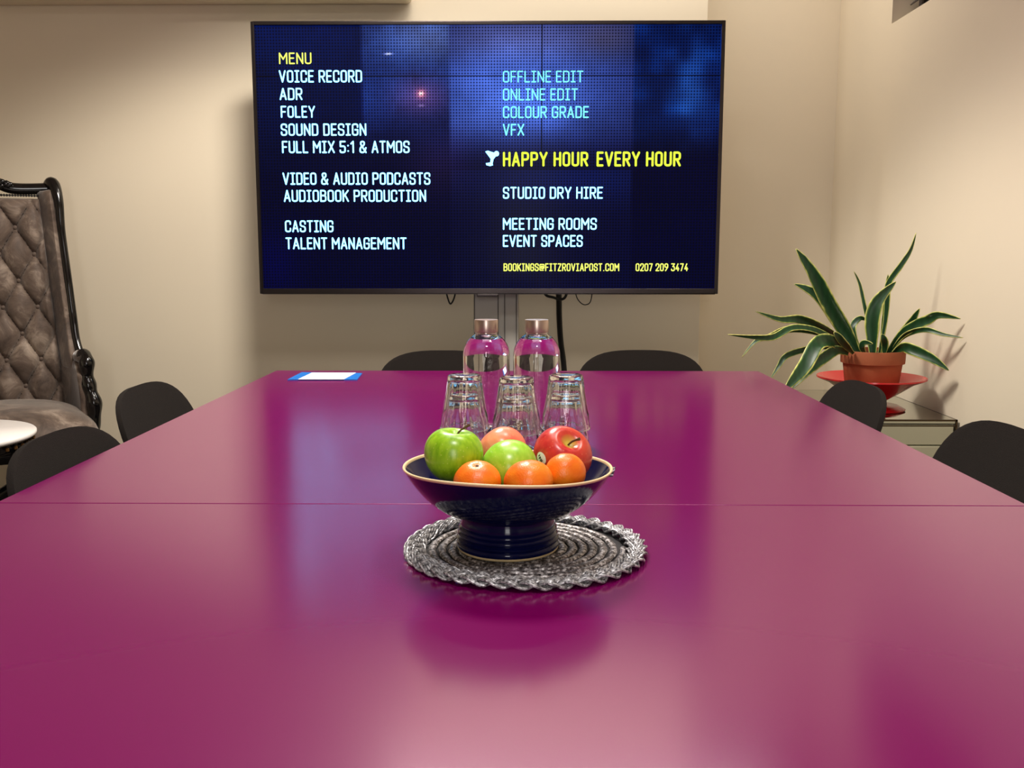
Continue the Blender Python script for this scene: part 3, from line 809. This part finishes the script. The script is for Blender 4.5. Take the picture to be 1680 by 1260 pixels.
g = G().lathe(outer[1:] , 96); g.f = [f for f in g.f if len(f) == 4]; g.mi = [0] * len(g.f)
h = G().lathe(inner, 96); h.f = [f for f in h.f if len(f) < 90]; h.mi = [0] * len(h.f)
g.add(h.v, h.f)
g.v = [warp(v) for v in g.v]
g.obj('glazed_body', M['navy'], bowl)
rim = G().lathe([(0.1278, 0.1083), (0.1290, 0.1096), (0.1294, 0.1106), (0.1289, 0.1116), (0.1278, 0.1120), (0.1267, 0.1116), (0.1258, 0.1104), (0.1255, 0.1083)], 96, closed=True)
rim.v = [warp(v) for v in rim.v]
ro = rim.obj('rim', M['cream'], bowl); ro['label'] = 'cream unglazed rim'
ft = G().lathe([(0.0, 0.0095), (0.052, 0.0095), (0.054, 0.0074), (0.060, 0.0074), (0.0626, 0.0090), (0.0632, 0.0112), (0.0600, 0.0125), (0.0, 0.0125)], 96)
ft.v = [(x, y, z + ZO) for x, y, z in ft.v]
fo = ft.obj('foot_ring', M['cream'], bowl); fo['label'] = 'cream unglazed foot ring'
# small tag under the rim at the right
tp = at_y(1002.5, 774, YBOWL + 0.004) - Vector((bx, YBOWL, BZ))
g = G().box((0, 0, 0), (0.0085, 0.0014, 0.0125)); g.v = [(x * 0.9 + z * 0.3, y, z) for x, y, z in g.v]
tg = g.obj('tag', M['black_ink'], bowl, loc=tp, smooth=False); tg['label'] = 'small black tag with white marks'
g = G()
for a, b in (((-0.002, .0055), (.0038, .0052)), ((.004, .0028), (-.0036, -.0032)), ((-.0036, -.0034), (.002, -.0036))):
    strokes_mesh(g, [[a, b]], 0.0017, -0.0009)
link('mark', g.mesh('mark', fix=False), M['white'], tg, smooth=False)

# ------------------------------------------------------------------ fruit
def apple_mesh(R, tall=0.93, lob=0.03):
    g = G(); prof = []
    n = 30
    for k in range(n + 1):
        t = -pi / 2 + pi * k / n
        r = cos(t) ** 0.86 if abs(cos(t)) > 1e-6 else 0
        z = sin(t)
        if t > 0: z -= 0.36 * exp(-(r / 0.27) ** 2)
        else: z += 0.26 * exp(-(r / 0.24) ** 2)
        r *= 1 + 0.07 * sin(t)
        prof.append((max(r, 0) * R, z * R * tall))
    prof[0] = (0, prof[0][1]); prof[-1] = (0, prof[-1][1])
    def rad(r, z, a, j): return r * (1 + lob * cos(5 * a) * (0.4 - z / R * 0.5) * 0.6 + 0.012 * cos(2 * a + 1))
    return g.lathe(prof, 48, rad=rad)
def apple(px, py, y, R, m, rot, label, stem=True, bend=0.3, grp='apples in the bowl'):
    p = at_y(px, py, y)
    o = apple_mesh(R).obj('apple', m, loc=p); o.rotation_euler = rot
    tag(o, label, 'apple', grp)
    if stem:
        z0 = R * 0.93 * 0.60
        G().tube(smooth_pts([(0, 0, z0), (bend * R * 0.15, 0, z0 + R * 0.28), (bend * R * 0.5, 0, z0 + R * 0.52)], 5), [0.0013] * 8 + [0.0015, 0.0018, 0.0021], 8).obj('stem', M['stem'], o)
    return o
apple(744, 746, 1.120, 0.0352, M['apple_green'], (0.06, 0.10, 0.3), 'speckled green apple with a stem at the left of the fruit bowl', bend=0.9)
apple(837, 768, 1.127, 0.0341, M['apple_lime'], (radians(-70), 0.2, 0.5), 'light lime-green apple in the middle of the bowl, no stem in view', stem=False)
apple(825, 741, 1.198, 0.0320, M['apple_coral'], (radians(-50), 0.2, 1.1), 'coral pink apple at the back of the bowl behind the lime-green apple', stem=False)
ra = apple(922, 748, 1.166, 0.0368, M['apple_red'], (radians(36), radians(22), 0), 'red apple with a stem and a white sticker at the right of the bowl', bend=0.5)
def orange(px, py, y, R, label, rot):
    p = at_y(px, py, y)
    g = G(); n = 24; prof = []
    for k in range(n + 1):
        t = -pi / 2 + pi * k / n; r = cos(t); z = sin(t)
        if t > 0: z -= 0.10 * exp(-(r / 0.16) ** 2)
        prof.append((max(r, 0) * R, z * R * 0.88))
    prof[0] = (0, prof[0][1]); prof[-1] = (0, prof[-1][1])
    def rad(r, z, a, j): return r * (1 + (0.018 * cos(9 * a) * max(0, z / R)) + 0.01 * cos(2 * a))
    o = g.lathe(prof, 48, rad=rad).obj('clementine', M['orange'], loc=p); o.rotation_euler = rot
    G().lathe([(0, 0), (0.0022, 0), (0.0026, 0.0008), (0.0018, 0.0014), (0, 0.0015)], 10, c=(0, 0, R * 0.775)).obj('stem_scar', M['stem'], o)
    tag(o, label, 'clementine', 'clementines in the bowl'); return o
orange(783, 791, 1.070, 0.0275, 'clementine at the front left of the bowl, below the speckled green apple', (0.35, -0.1, 0.3))
orange(867, 790, 1.062, 0.0283, 'clementine at the front centre of the bowl, below the lime-green apple', (-0.3, -0.15, 0))
orange(927, 777, 1.096, 0.0250, 'clementine at the front right of the bowl, against the red apple', (-1.2, 0.3, 0.5))
# sticker on the red apple, laid on its skin
def sticker(o, px, py, y0):
    bpy.context.view_layer.update()
    mw = o.matrix_world; inv = mw.inverted()
    d = ray(px, py).normalized()
    hit, loc, nrm, idx = o.ray_cast(inv @ CP, (inv.to_3x3() @ d).normalized())
    if not hit: print('sticker missed'); return
    R = 0.0082; g = G()
    zax = nrm.normalized(); xax = Vector((0, 0, 1)).cross(zax).normalized(); yax = zax.cross(xax)
    rings = []; fs = []; nr = 5; na = 24
    def place(a, b, off):
        q = loc + xax * a + yax * b + zax * 0.01
        h2, l2, n2, _ = o.ray_cast(q, -zax)
        return (l2 + n2 * off) if h2 else (loc + xax * a + yax * b)
    vs = [place(0, 0, 0.0006)]
    for k in range(1, nr + 1):
        for i in range(na):
            a = 2 * pi * i / na; vs.append(place(R * k / nr * cos(a), R * 0.85 * k / nr * sin(a), 0.0006))
    fs = [(0, 1 + i, 1 + (i + 1) % na) for i in range(na)]
    for k in range(nr - 1):
        for i in range(na):
            a, b = 1 + k * na + i, 1 + k * na + (i + 1) % na; fs.append((a, b, b + na, a + na))
    g.add(vs, fs); st = g.obj('sticker', M['white'], o); st['label'] = 'white paper sticker'
    g = G()
    for (a0, b0, a1, b1) in ((-.0045, -.0010, -.0040, .0022), (-.0022, -.0026, -.0016, .0014), (-.0016, .0014, -.0002, -.0018), (.0010, -.0034, .0014, .0008), (.0028, -.0030, .0036, .0006), (.0012, -.0012, .0034, -.0014)):
        w_ = 0.0006; dx, dy = a1 - a0, b1 - b0; L = math.hypot(dx, dy); nx, ny = -dy / L * w_, dx / L * w_
        g.add([place(a0 + nx, b0 + ny, .0009), place(a0 - nx, b0 - ny, .0009), place(a1 - nx, b1 - ny, .0009), place(a1 + nx, b1 + ny, .0009)], [(0, 1, 2, 3)])
    g.obj('print', M['black_ink'], st, smooth=False)
sticker(ra, 888, 752, 1.15)

# ------------------------------------------------------------------ mirrored cabinet in the right corner
hcab = 0.5475
cf = at_z(1572, 688.5, hcab); cyb = at_z(1330, 640, hcab).y
CX1 = XR - 0.012; CX0 = 0.62; CY0 = cf.y; CY1 = cyb
cab = empty('mirrored_cabinet', ((CX0 + CX1) / 2, (CY0 + CY1) / 2, 0))
tag(cab, 'mirrored low cabinet in the right corner under the red bowl', 'cabinet')
cwd, cdp = CX1 - CX0, CY1 - CY0
G().box((0, 0, 0.02 + (hcab - 0.034) / 2), (cwd - 0.01, cdp - 0.01, hcab - 0.042)).obj('body', M['mirror'], cab, smooth=False, bevel=0.002)
G().box((0, 0, hcab - 0.008), (cwd, cdp, 0.016)).obj('mirror_top', M['mirror'], cab, smooth=False, bevel=0.004)
g = G(); e = 0.006
for sx in (-1, 1):
    g.box((sx * (cwd / 2), 0, hcab - 0.003), (e, cdp + e, e)); g.box((sx * cwd / 2, -cdp / 2, hcab / 2), (e, e, hcab - 0.01))
for sy in (-1, 1): g.box((0, sy * cdp / 2, hcab - 0.003), (cwd + e, e, e))
g.box((0, -cdp / 2, hcab - 0.022), (cwd, e, 0.004))
g.obj('edge_strip', M['mirror_edge'], cab, smooth=False)
for k in range(2):
    dz = 0.19; z = hcab - 0.03 - dz / 2 - k * (dz + 0.012) - 0.06
    d = G().box((0, -cdp / 2 - 0.006, z), (cwd - 0.04, 0.012, dz)).obj('drawer', M['mirror'], cab, smooth=False, bevel=0.006)
    G().lathe([(0, 0), (0.006, 0), (0.006, 0.012), (0.013, 0.018), (0.013, 0.026), (0.0, 0.03)], 20).obj('knob', M['mirror_edge'], d, loc=(0, -cdp / 2 - 0.012, z)).rotation_euler = (pi / 2, 0, 0)

# red pedestal bowl
YP = 3.46
pcx = at_y(1428, 640, YP).x
PZ = hcab + 0.0005
zr = at_y(1428, 619, YP).z - PZ
zw = at_y(1428, 660, YP).z - PZ
rr1 = 85.5 / F_PX * 3.47
prof = [(0.0, 0.0), (0.120, 0.0), (0.123, 0.004), (0.100, 0.016), (0.064, zw * 0.72), (0.052, zw * 0.95), (0.058, zw + 0.012), (0.100, zw + (zr - zw) * 0.42), (0.150, zw + (zr - zw) * 0.80),
        (rr1 - 0.004, zr - 0.004), (rr1 + 0.001, zr - 0.001), (rr1, zr + 0.004), (rr1 - 0.006, zr + 0.003), (0.140, zr - 0.022), (0.108, zr - 0.032), (0.0, zr - 0.034)]
rb = G().lathe(prof, 72).obj('pedestal_bowl', M['red'], loc=(pcx, YP, PZ))
tag(rb, 'glossy red flared pedestal bowl on the mirrored cabinet, holding the plant pot', 'bowl')
# potted plant
pl = empty('potted_plant', (at_y(1431, 600, YP).x, YP, PZ + zr - 0.0335)); plc = pl.location.copy()
tag(pl, 'variegated snake plant with long arching leaves in a terracotta pot', 'plant')
zt = at_y(1431, 574, YP).z - plc.z
rt_ = 50.5 / F_PX * 3.47
pot = [(0.0, 0.0), (rt_ * 0.80, 0.0), (rt_ * 0.82, 0.003), (rt_ * 0.915, zt - 0.048), (rt_ * 0.985, zt - 0.046), (rt_ * 0.99, zt - 0.043), (rt_, zt - 0.004), (rt_ * 0.99, zt), (rt_ * 0.93, zt), (rt_ * 0.90, zt - 0.02), (rt_ * 0.88, zt - 0.03), (0, zt - 0.03)]
G().lathe(pot, 64).obj('pot', M['terracotta'], pl)
def soil(u, v):
    a = u * 2 * pi; r = v * rt_ * 0.9
    return (r * cos(a), r * sin(a), zt - 0.016 + 0.004 * sin(a * 5 + r * 90) + 0.003 * sin(a * 3))
G().grid(soil, 40, 8).obj('soil', M['soil'], pl)
def leaf(pts, wpx, fold=0.25, twist=0.0):
    """pts: (px, py, depth Y); widths in pixels at that depth"""
    P = smooth_pts([at_y(px, py, yy) - plc for px, py, yy in pts], 9); n = len(P)
    view = (CP - plc).normalized()
    W = wpx / F_PX * 3.4
    vs = []; uv = []
    for j, p in enumerate(P):
        s = j / (n - 1)
        k = (0.45 + 0.55 * sst(0, 0.35, s)) * (1 - max(0, (s - 0.45) / 0.55) ** 2.2) ** 0.9 if s < 1 else 0.0
        k = max(k, 0.03)
        t = (P[min(j + 1, n - 1)] - P[max(j - 1, 0)]).normalized()
        side = t.cross(view).normalized(); nr = side.cross(t).normalized()
        tw = twist * sin(s * pi * 1.5); side2 = side * cos(tw) + nr * sin(tw); nr2 = -side * sin(tw) + nr * cos(tw)
        for i in range(7):
            u = i / 6; a = (u - 0.5)
            vs.append(p + side2 * (a * W * k) + nr2 * (fold * W * k * (a * a * 4 - 0.5) * 0.5)); uv.append((u, s))
    fs = [(j * 7 + i, j * 7 + i + 1, (j + 1) * 7 + i + 1, (j + 1) * 7 + i) for j in range(n - 1) for i in range(6)]
    me = bpy.data.meshes.new('leaf'); me.from_pydata(vs, [], fs)
    L = me.uv_layers.new(name='UVMap')
    for li, lp in enumerate(me.loops): L.data[li].uv = uv[lp.vertex_index]
    o = link('leaf', me, M['leaf'], pl)
    d = o.modifiers.new('solid', 'SOLIDIFY'); d.thickness = 0.0025; d.offset = 0
B = 3.46
for pts, wpx, *o in (
    ([(1408, 580, B - .04), (1388, 545, B - .04), (1361, 500, B - .05), (1335, 450, B - .06), (1306, 408, B - .06)], 25, .3, .2),
    ([(1398, 580, B + .02), (1372, 530, B + .03), (1345, 489, B + .04), (1326, 475, B + .05), (1303, 466, B + .06)], 17, .3, .3),
    ([(1396, 580, B), (1376, 557, B), (1345, 536, B - .02), (1312, 524, B - .05), (1280, 524, B - .08), (1240, 511, B - .10)], 15, .3, .5),
    ([(1394, 580, B - .04), (1372, 560, B - .06), (1335, 541, B - .1), (1300, 538, B - .14), (1268, 553, B - .18), (1236, 553, B - .2), (1194, 549, B - .22)], 12, .3, -.7),
    ([(1392, 578, B - .02), (1360, 553, B - .05), (1325, 542, B - .08), (1290, 541, B - .12), (1262, 553, B - .15), (1240, 560, B - .17), (1217, 586, B - .18)], 11, .3, .5),
    ([(1388, 580, B - .05), (1350, 569, B - .1), (1318, 574, B - .13), (1290, 584, B - .16), (1277, 602, B - .17), (1264, 622, B - .18)], 10, .3, .4),
    ([(1388, 578, B - .06), (1366, 560, B - .12), (1342, 564, B - .18), (1322, 598, B - .22), (1303, 622, B - .25), (1286, 642, B - .27)], 24, .25, -.2),
    ([(1392, 580, B - .06), (1372, 575, B - .1), (1345, 592, B - .15), (1322, 612, B - .18), (1300, 638, B - .2)], 18, .25, .3),
    ([(1432, 582, B - .05), (1431, 545, B - .05), (1433, 515, B - .05), (1443, 490, B - .05), (1470, 462, B - .05)], 24, .3, .25),
    ([(1442, 582, B), (1452, 530, B), (1456, 490, B), (1458, 465, B), (1477, 437, B - .02), (1494, 410, B - .03), (1503, 382, B - .04)], 10, .3, .5),
    ([(1444, 580, B + .02), (1452, 520, B + .02), (1455, 480, B + .02), (1457, 450, B + .02)], 10, .2, .2),
    ([(1430, 580, B + .03), (1424, 530, B + .03), (1417, 495, B + .04), (1410, 465, B + .05), (1401, 445, B + .05)], 6, .2, .2),
    ([(1456, 580, B - .02), (1478, 550, B - .06), (1500, 535, B - .1), (1522, 525, B - .14), (1540, 517, B - .17), (1576, 523, B - .22)], 17, .3, .3),
    ([(1458, 580, B), (1478, 550, B - .03), (1494, 530, B - .05), (1509, 506, B - .08)], 14, .3, -.3),
    ([(1460, 580, B - .02), (1478, 556, B - .06), (1496, 545, B - .1), (1520, 541, B - .14), (1548, 549, B - .19), (1580, 554, B - .24)], 9, .3, -.4),
    ([(1466, 580, B - .06), (1482, 570, B - .1), (1502, 576, B - .14), (1530, 589, B - .18), (1557, 608, B - .21)], 18, .3, -.2),
    ([(1412, 580, B + .03), (1400, 545, B + .05), (1402, 530, B + .06), (1412, 522, B + .06), (1423, 526, B + .06)], 11, .2, .3),
    ([(1400, 580, B - .07), (1386, 565, B - .1), (1375, 552, B - .12), (1368, 545, B - .13)], 12, .2, .3),
    ([(1450, 582, B - .08), (1452, 566, B - .09), (1450, 556, B - .1), (1446, 548, B - .1)], 12, .2, .3),
    ([(1420, 582, B - .08), (1414, 570, B - .09), (1418, 562, B - .1), (1432, 564, B - .12)], 10, .2, .3)):
    leaf(pts, wpx, *o)

# ------------------------------------------------------------------ tall tufted armchair at the left
TH = radians(27)
ac = empty('tufted_armchair', (-2.15, 3.76, 0), TH)
tag(ac, 'tall taupe velvet armchair with buttoned back and black lacquered frame', 'armchair')
BH = 1.375
def backy(z): return 0.26 + 0.06 * max(0, (z - 0.45))
Bu, Bv = 0.066, 0.112
def tuft(x, z):
    a = x / Bu; b = (z - 0.55) / Bv
    s = abs(sin(pi * (a + b) / 2) * sin(pi * (a - b) / 2))
    # pleat from each button straight to the side, as the cloth is folded there
    ca, cb = round(a), round(b)
    if (ca + cb) % 2: ca += 1 if a > ca else -1
    d2 = (a - ca) ** 2 + ((b - cb) * 1.5) ** 2
    return 0.040 * s ** 0.36 - 0.012 * exp(-d2 / 0.05)
def bw(z): return 0.285 - 0.062 * max(0, (z - 0.5))
def back(u, v):
    z = 0.44 + v * (BH - 0.03 - 0.44); x = (u * 2 - 1) * bw(z)
    edge = min(1, (1 - abs(u * 2 - 1)) / 0.10) * min(1, v / 0.03, (1 - v) / 0.04)
    return (x, backy(z) - 0.02 - (0.015 + tuft(x, z)) * edge ** 0.5, z)
g = G().grid(back, 120, 190)
g.grid(lambda u, v: ((u * 2 - 1) * bw(0.44 + v * 0.9), backy(0.44 + v * 0.9) + 0.05, 0.44 + v * 0.9), 4, 8)
bk = g.obj('backrest', M['velvet'], ac)
for row in range(0, 8):
    for cc in range(-4, 5):
        if (row + cc) % 2: continue
        x = cc * Bu; z = 0.55 + row * Bv
        if abs(x) > bw(z) - 0.03 or z > BH - 0.08: continue
        G().lathe([(0, -0.004), (0.008, -0.003), (0.010, 0.0), (0.008, 0.004), (0, 0.006)], 14).obj('button', M['velvet'], bk, loc=(x, backy(z) - 0.034, z)).rotation_euler = (pi / 2, 0, 0)
def fwd(z): return 0.075 + 0.05 * sst(1.3, 0.9, z) * 1.0 + 0.06 * sst(0.85, 0.66, z) if False else 0.075 + 0.05 * (1 - sst(0.9, 1.3, z)) + 0.05 * (1 - sst(0.66, 0.85, z))
def wx(z): return bw(z) + 0.050
for sx in (-1, 1):
    # wing beside the back, its front edge covered by the lacquered post
    def wing(u, v):
        z = 0.62 + v * (BH + 0.005 - 0.62)
        top = 1 - max(0, (v - 0.93) / 0.07) ** 2 * 0.35
        bulge = 0.016 * sin(pi * u)
        return (sx * (bw(z) + 0.004 + 0.046 * u + bulge * 0.2), backy(z) - 0.005 - u * fwd(z) * top - bulge, z)
    G().grid(wing, 14, 44).obj('wing', M['velvet'], ac, solid=0.03, sub=1)
    # padded arm panel below
    def panel(u, v):
        z = 0.44 + v * 0.225
        reach = 0.30 - 0.10 * sst(0.75, 1.0, v)
        return (sx * (bw(z) + 0.0 + 0.070 * u ** 0.8 + 0.012 * sin(pi * v) * sin(pi * u)), backy(z) - 0.005 - u * reach, z)
    G().grid(panel, 18, 18).obj('arm_panel', M['velvet'], ac, solid=0.04, sub=1)
    P = [(sx * (wx(BH) - 0.02), backy(BH) + 0.0, BH + 0.015), (sx * (wx(BH) + 0.004), backy(BH) - 0.03, BH + 0.036), (sx * (wx(1.32) + 0.022), backy(1.32) - fwd(1.32), 1.33)]
    for z in (1.2, 1.0, 0.85, 0.75): P.append((sx * (wx(z) + 0.018), backy(z) - fwd(z), z))
    P.append((sx * (wx(0.69) + 0.028), backy(0.69) - fwd(0.69) - 0.012, 0.682))
    pts = smooth_pts(P, 8)
    G().tube(pts, [0.016 + 0.012 * exp(-((i - 9) / 6) ** 2) for i in range(len(pts))], 14).obj('frame_post', M['gloss_black'], ac)
    G().tube(smooth_pts([(sx * 0.335, 0.15, 0.672), (sx * 0.352, 0.07, 0.682), (sx * 0.362, 0.0, 0.684)], 8), [0.020 + 0.010 * sin(pi * i / 16) for i in range(17)], 14).obj('arm_pad', M['velvet'], ac)
    P = [(sx * 0.352, 0.045, 0.692), (sx * 0.366, 0.0, 0.690), (sx * 0.368, -0.022, 0.66), (sx * 0.366, -0.018, 0.60), (sx * 0.374, -0.030, 0.55), (sx * 0.386, -0.045, 0.50), (sx * 0.384, -0.045, 0.44), (sx * 0.37, -0.04, 0.38)]
    pts = smooth_pts(P, 8)
    G().tube(pts, [0.022 + 0.006 * min(1, i / 14) + 0.003 * sin(i * 0.5) for i in range(len(pts))], 14).obj('arm_support', M['gloss_black'], ac)
    G().tube(smooth_pts([(sx * 0.35, -0.30, 0.34), (sx * 0.38, -0.34, 0.22), (sx * 0.34, -0.31, 0.09), (sx * 0.37, -0.34, 0.0)], 8), [0.04 - 0.022 * i / 24 for i in range(25)], 14).obj('leg', M['gloss_black'], ac)
    G().tube(smooth_pts([(sx * 0.28, 0.22, 0.36), (sx * 0.29, 0.25, 0.18), (sx * 0.30, 0.30, 0.0)], 8), [0.035 - 0.016 * i / 16 for i in range(17)], 14).obj('leg', M['gloss_black'], ac)
# crest rail with a carved middle
P = [(-wx(BH), backy(BH) - 0.01, BH + 0.016), (-0.14, backy(BH), BH + 0.012), (-0.07, backy(BH), BH + 0.036), (0, backy(BH), BH + 0.062), (0.07, backy(BH), BH + 0.036), (0.14, backy(BH), BH + 0.012), (wx(BH), backy(BH) - 0.01, BH + 0.016)]
cr_ = G().tube(smooth_pts(P, 8), 0.024, 14).obj('crest_rail', M['gloss_black'], ac)
g = G(); rr = random.Random(5)
for i in range(60):
    a = rr.uniform(-0.13, 0.13); zz = BH + 0.030 + 0.05 * (1 - (a / 0.14) ** 2) * rr.random() - 0.01; r = rr.uniform(0.006, 0.012)
    g.lathe([(0, -r), (r * .7, -r * .7), (r, 0), (r * .7, r * .7), (0, r)], 8, c=(a, backy(BH) - 0.024, zz))
ca_ = g.obj('carving', M['gloss_black'], cr_)
g = G(); n_ = 44
for i in range(n_):
    x = -bw(BH) + 0.006 + i * (2 * bw(BH) - 0.012) / (n_ - 1)
    g.lathe([(0, -.006), (.005, -.003), (.005, .003), (0, .006)], 8, c=(x, backy(BH) - 0.032, BH - 0.018))
g.obj('nailhead_trim', M['gloss_black'], bk)
# seat cushion and rail
def cush(u, v):
    a = 2 * pi * u; pr = v
    ex = 0.55
    sx_ = abs(cos(a)) ** ex * (1 if cos(a) >= 0 else -1); sy_ = abs(sin(a)) ** ex * (1 if sin(a) >= 0 else -1)
    if v < 0.5: q = v * 2; z = 0.385; r = q
    else: q = (v - 0.5) * 2; r = cos(q * pi / 2) ** 0.6 if q < 1 else 0; z = 0.385 + 0.125 * sin(q * pi / 2) ** 0.75
    wfr = 0.37 + 0.06 * max(0, -sy_)
    return (sx_ * r * wfr, -0.07 + sy_ * r * (0.29 if sy_ > 0 else 0.34), z + 0.02 * (1 - r) )
G().grid(cush, 64, 28).obj('seat_cushion', M['velvet'], ac)
g = G(); 
for i in range(1):
    pts = []
    for kk in range(49):
        a = 2 * pi * kk / 48; c_, s_ = cos(a), sin(a)
        pts.append(((abs(c_) ** .55) * (1 if c_ >= 0 else -1) * (0.36 + 0.06 * max(0, -s_)), -0.07 + (abs(s_) ** .55) * (1 if s_ >= 0 else -1) * 0.315, 0.365))
    g.tube(pts, 0.032, 12, cap=False)
g.obj('seat_rail', M['gloss_black'], ac)

# ------------------------------------------------------------------ small round side table at the left edge
ZS = 0.55
se = at_z(42, 714, ZS); RS = 0.29
st = empty('side_table', (se.x - RS, se.y + 0.0, 0))
tag(st, 'small round white-topped side table with dark carved base at left edge', 'side table')
G().lathe([(0, ZS - 0.018), (RS - 0.006, ZS - 0.018), (RS, ZS - 0.012), (RS, ZS - 0.004), (RS - 0.004, ZS), (0, ZS)], 72).obj('table_top', M['marble'], st)
ap = G().lathe([(0.0, ZS - 0.06), (RS - 0.05, ZS - 0.06), (RS - 0.025, ZS - 0.045), (RS - 0.012, ZS - 0.0185), (0, ZS - 0.0185)], 72).obj('apron', M['gloss_black'], st)
g = G()
for i in range(48):
    a = 2 * pi * i / 48; r = RS - 0.012
    g.lathe([(0, -.008), (.006, -.004), (.006, .004), (0, .008)], 8, c=(r * cos(a), r * sin(a), ZS - 0.032))
g.obj('beading', M['gold'], ap)
for i in range(3):
    a = 2 * pi * i / 3 + 0.25
    f = lambda r, z: (r * cos(a), r * sin(a), z)
    G().tube(smooth_pts([f(RS - 0.06, ZS - 0.05), f(RS - 0.02, ZS - 0.14), f(0.10, 0.28), f(0.10, 0.16), f(0.20, 0.03), f(0.24, 0.014)], 8), [0.028 - 0.014 * k / 40 for k in range(41)], 12).obj('leg', M['gloss_black'], st)
G().lathe([(0, 0.20), (0.10, 0.20), (0.105, 0.21), (0.10, 0.22), (0, 0.22)], 40).obj('stretcher', M['gloss_black'], st)
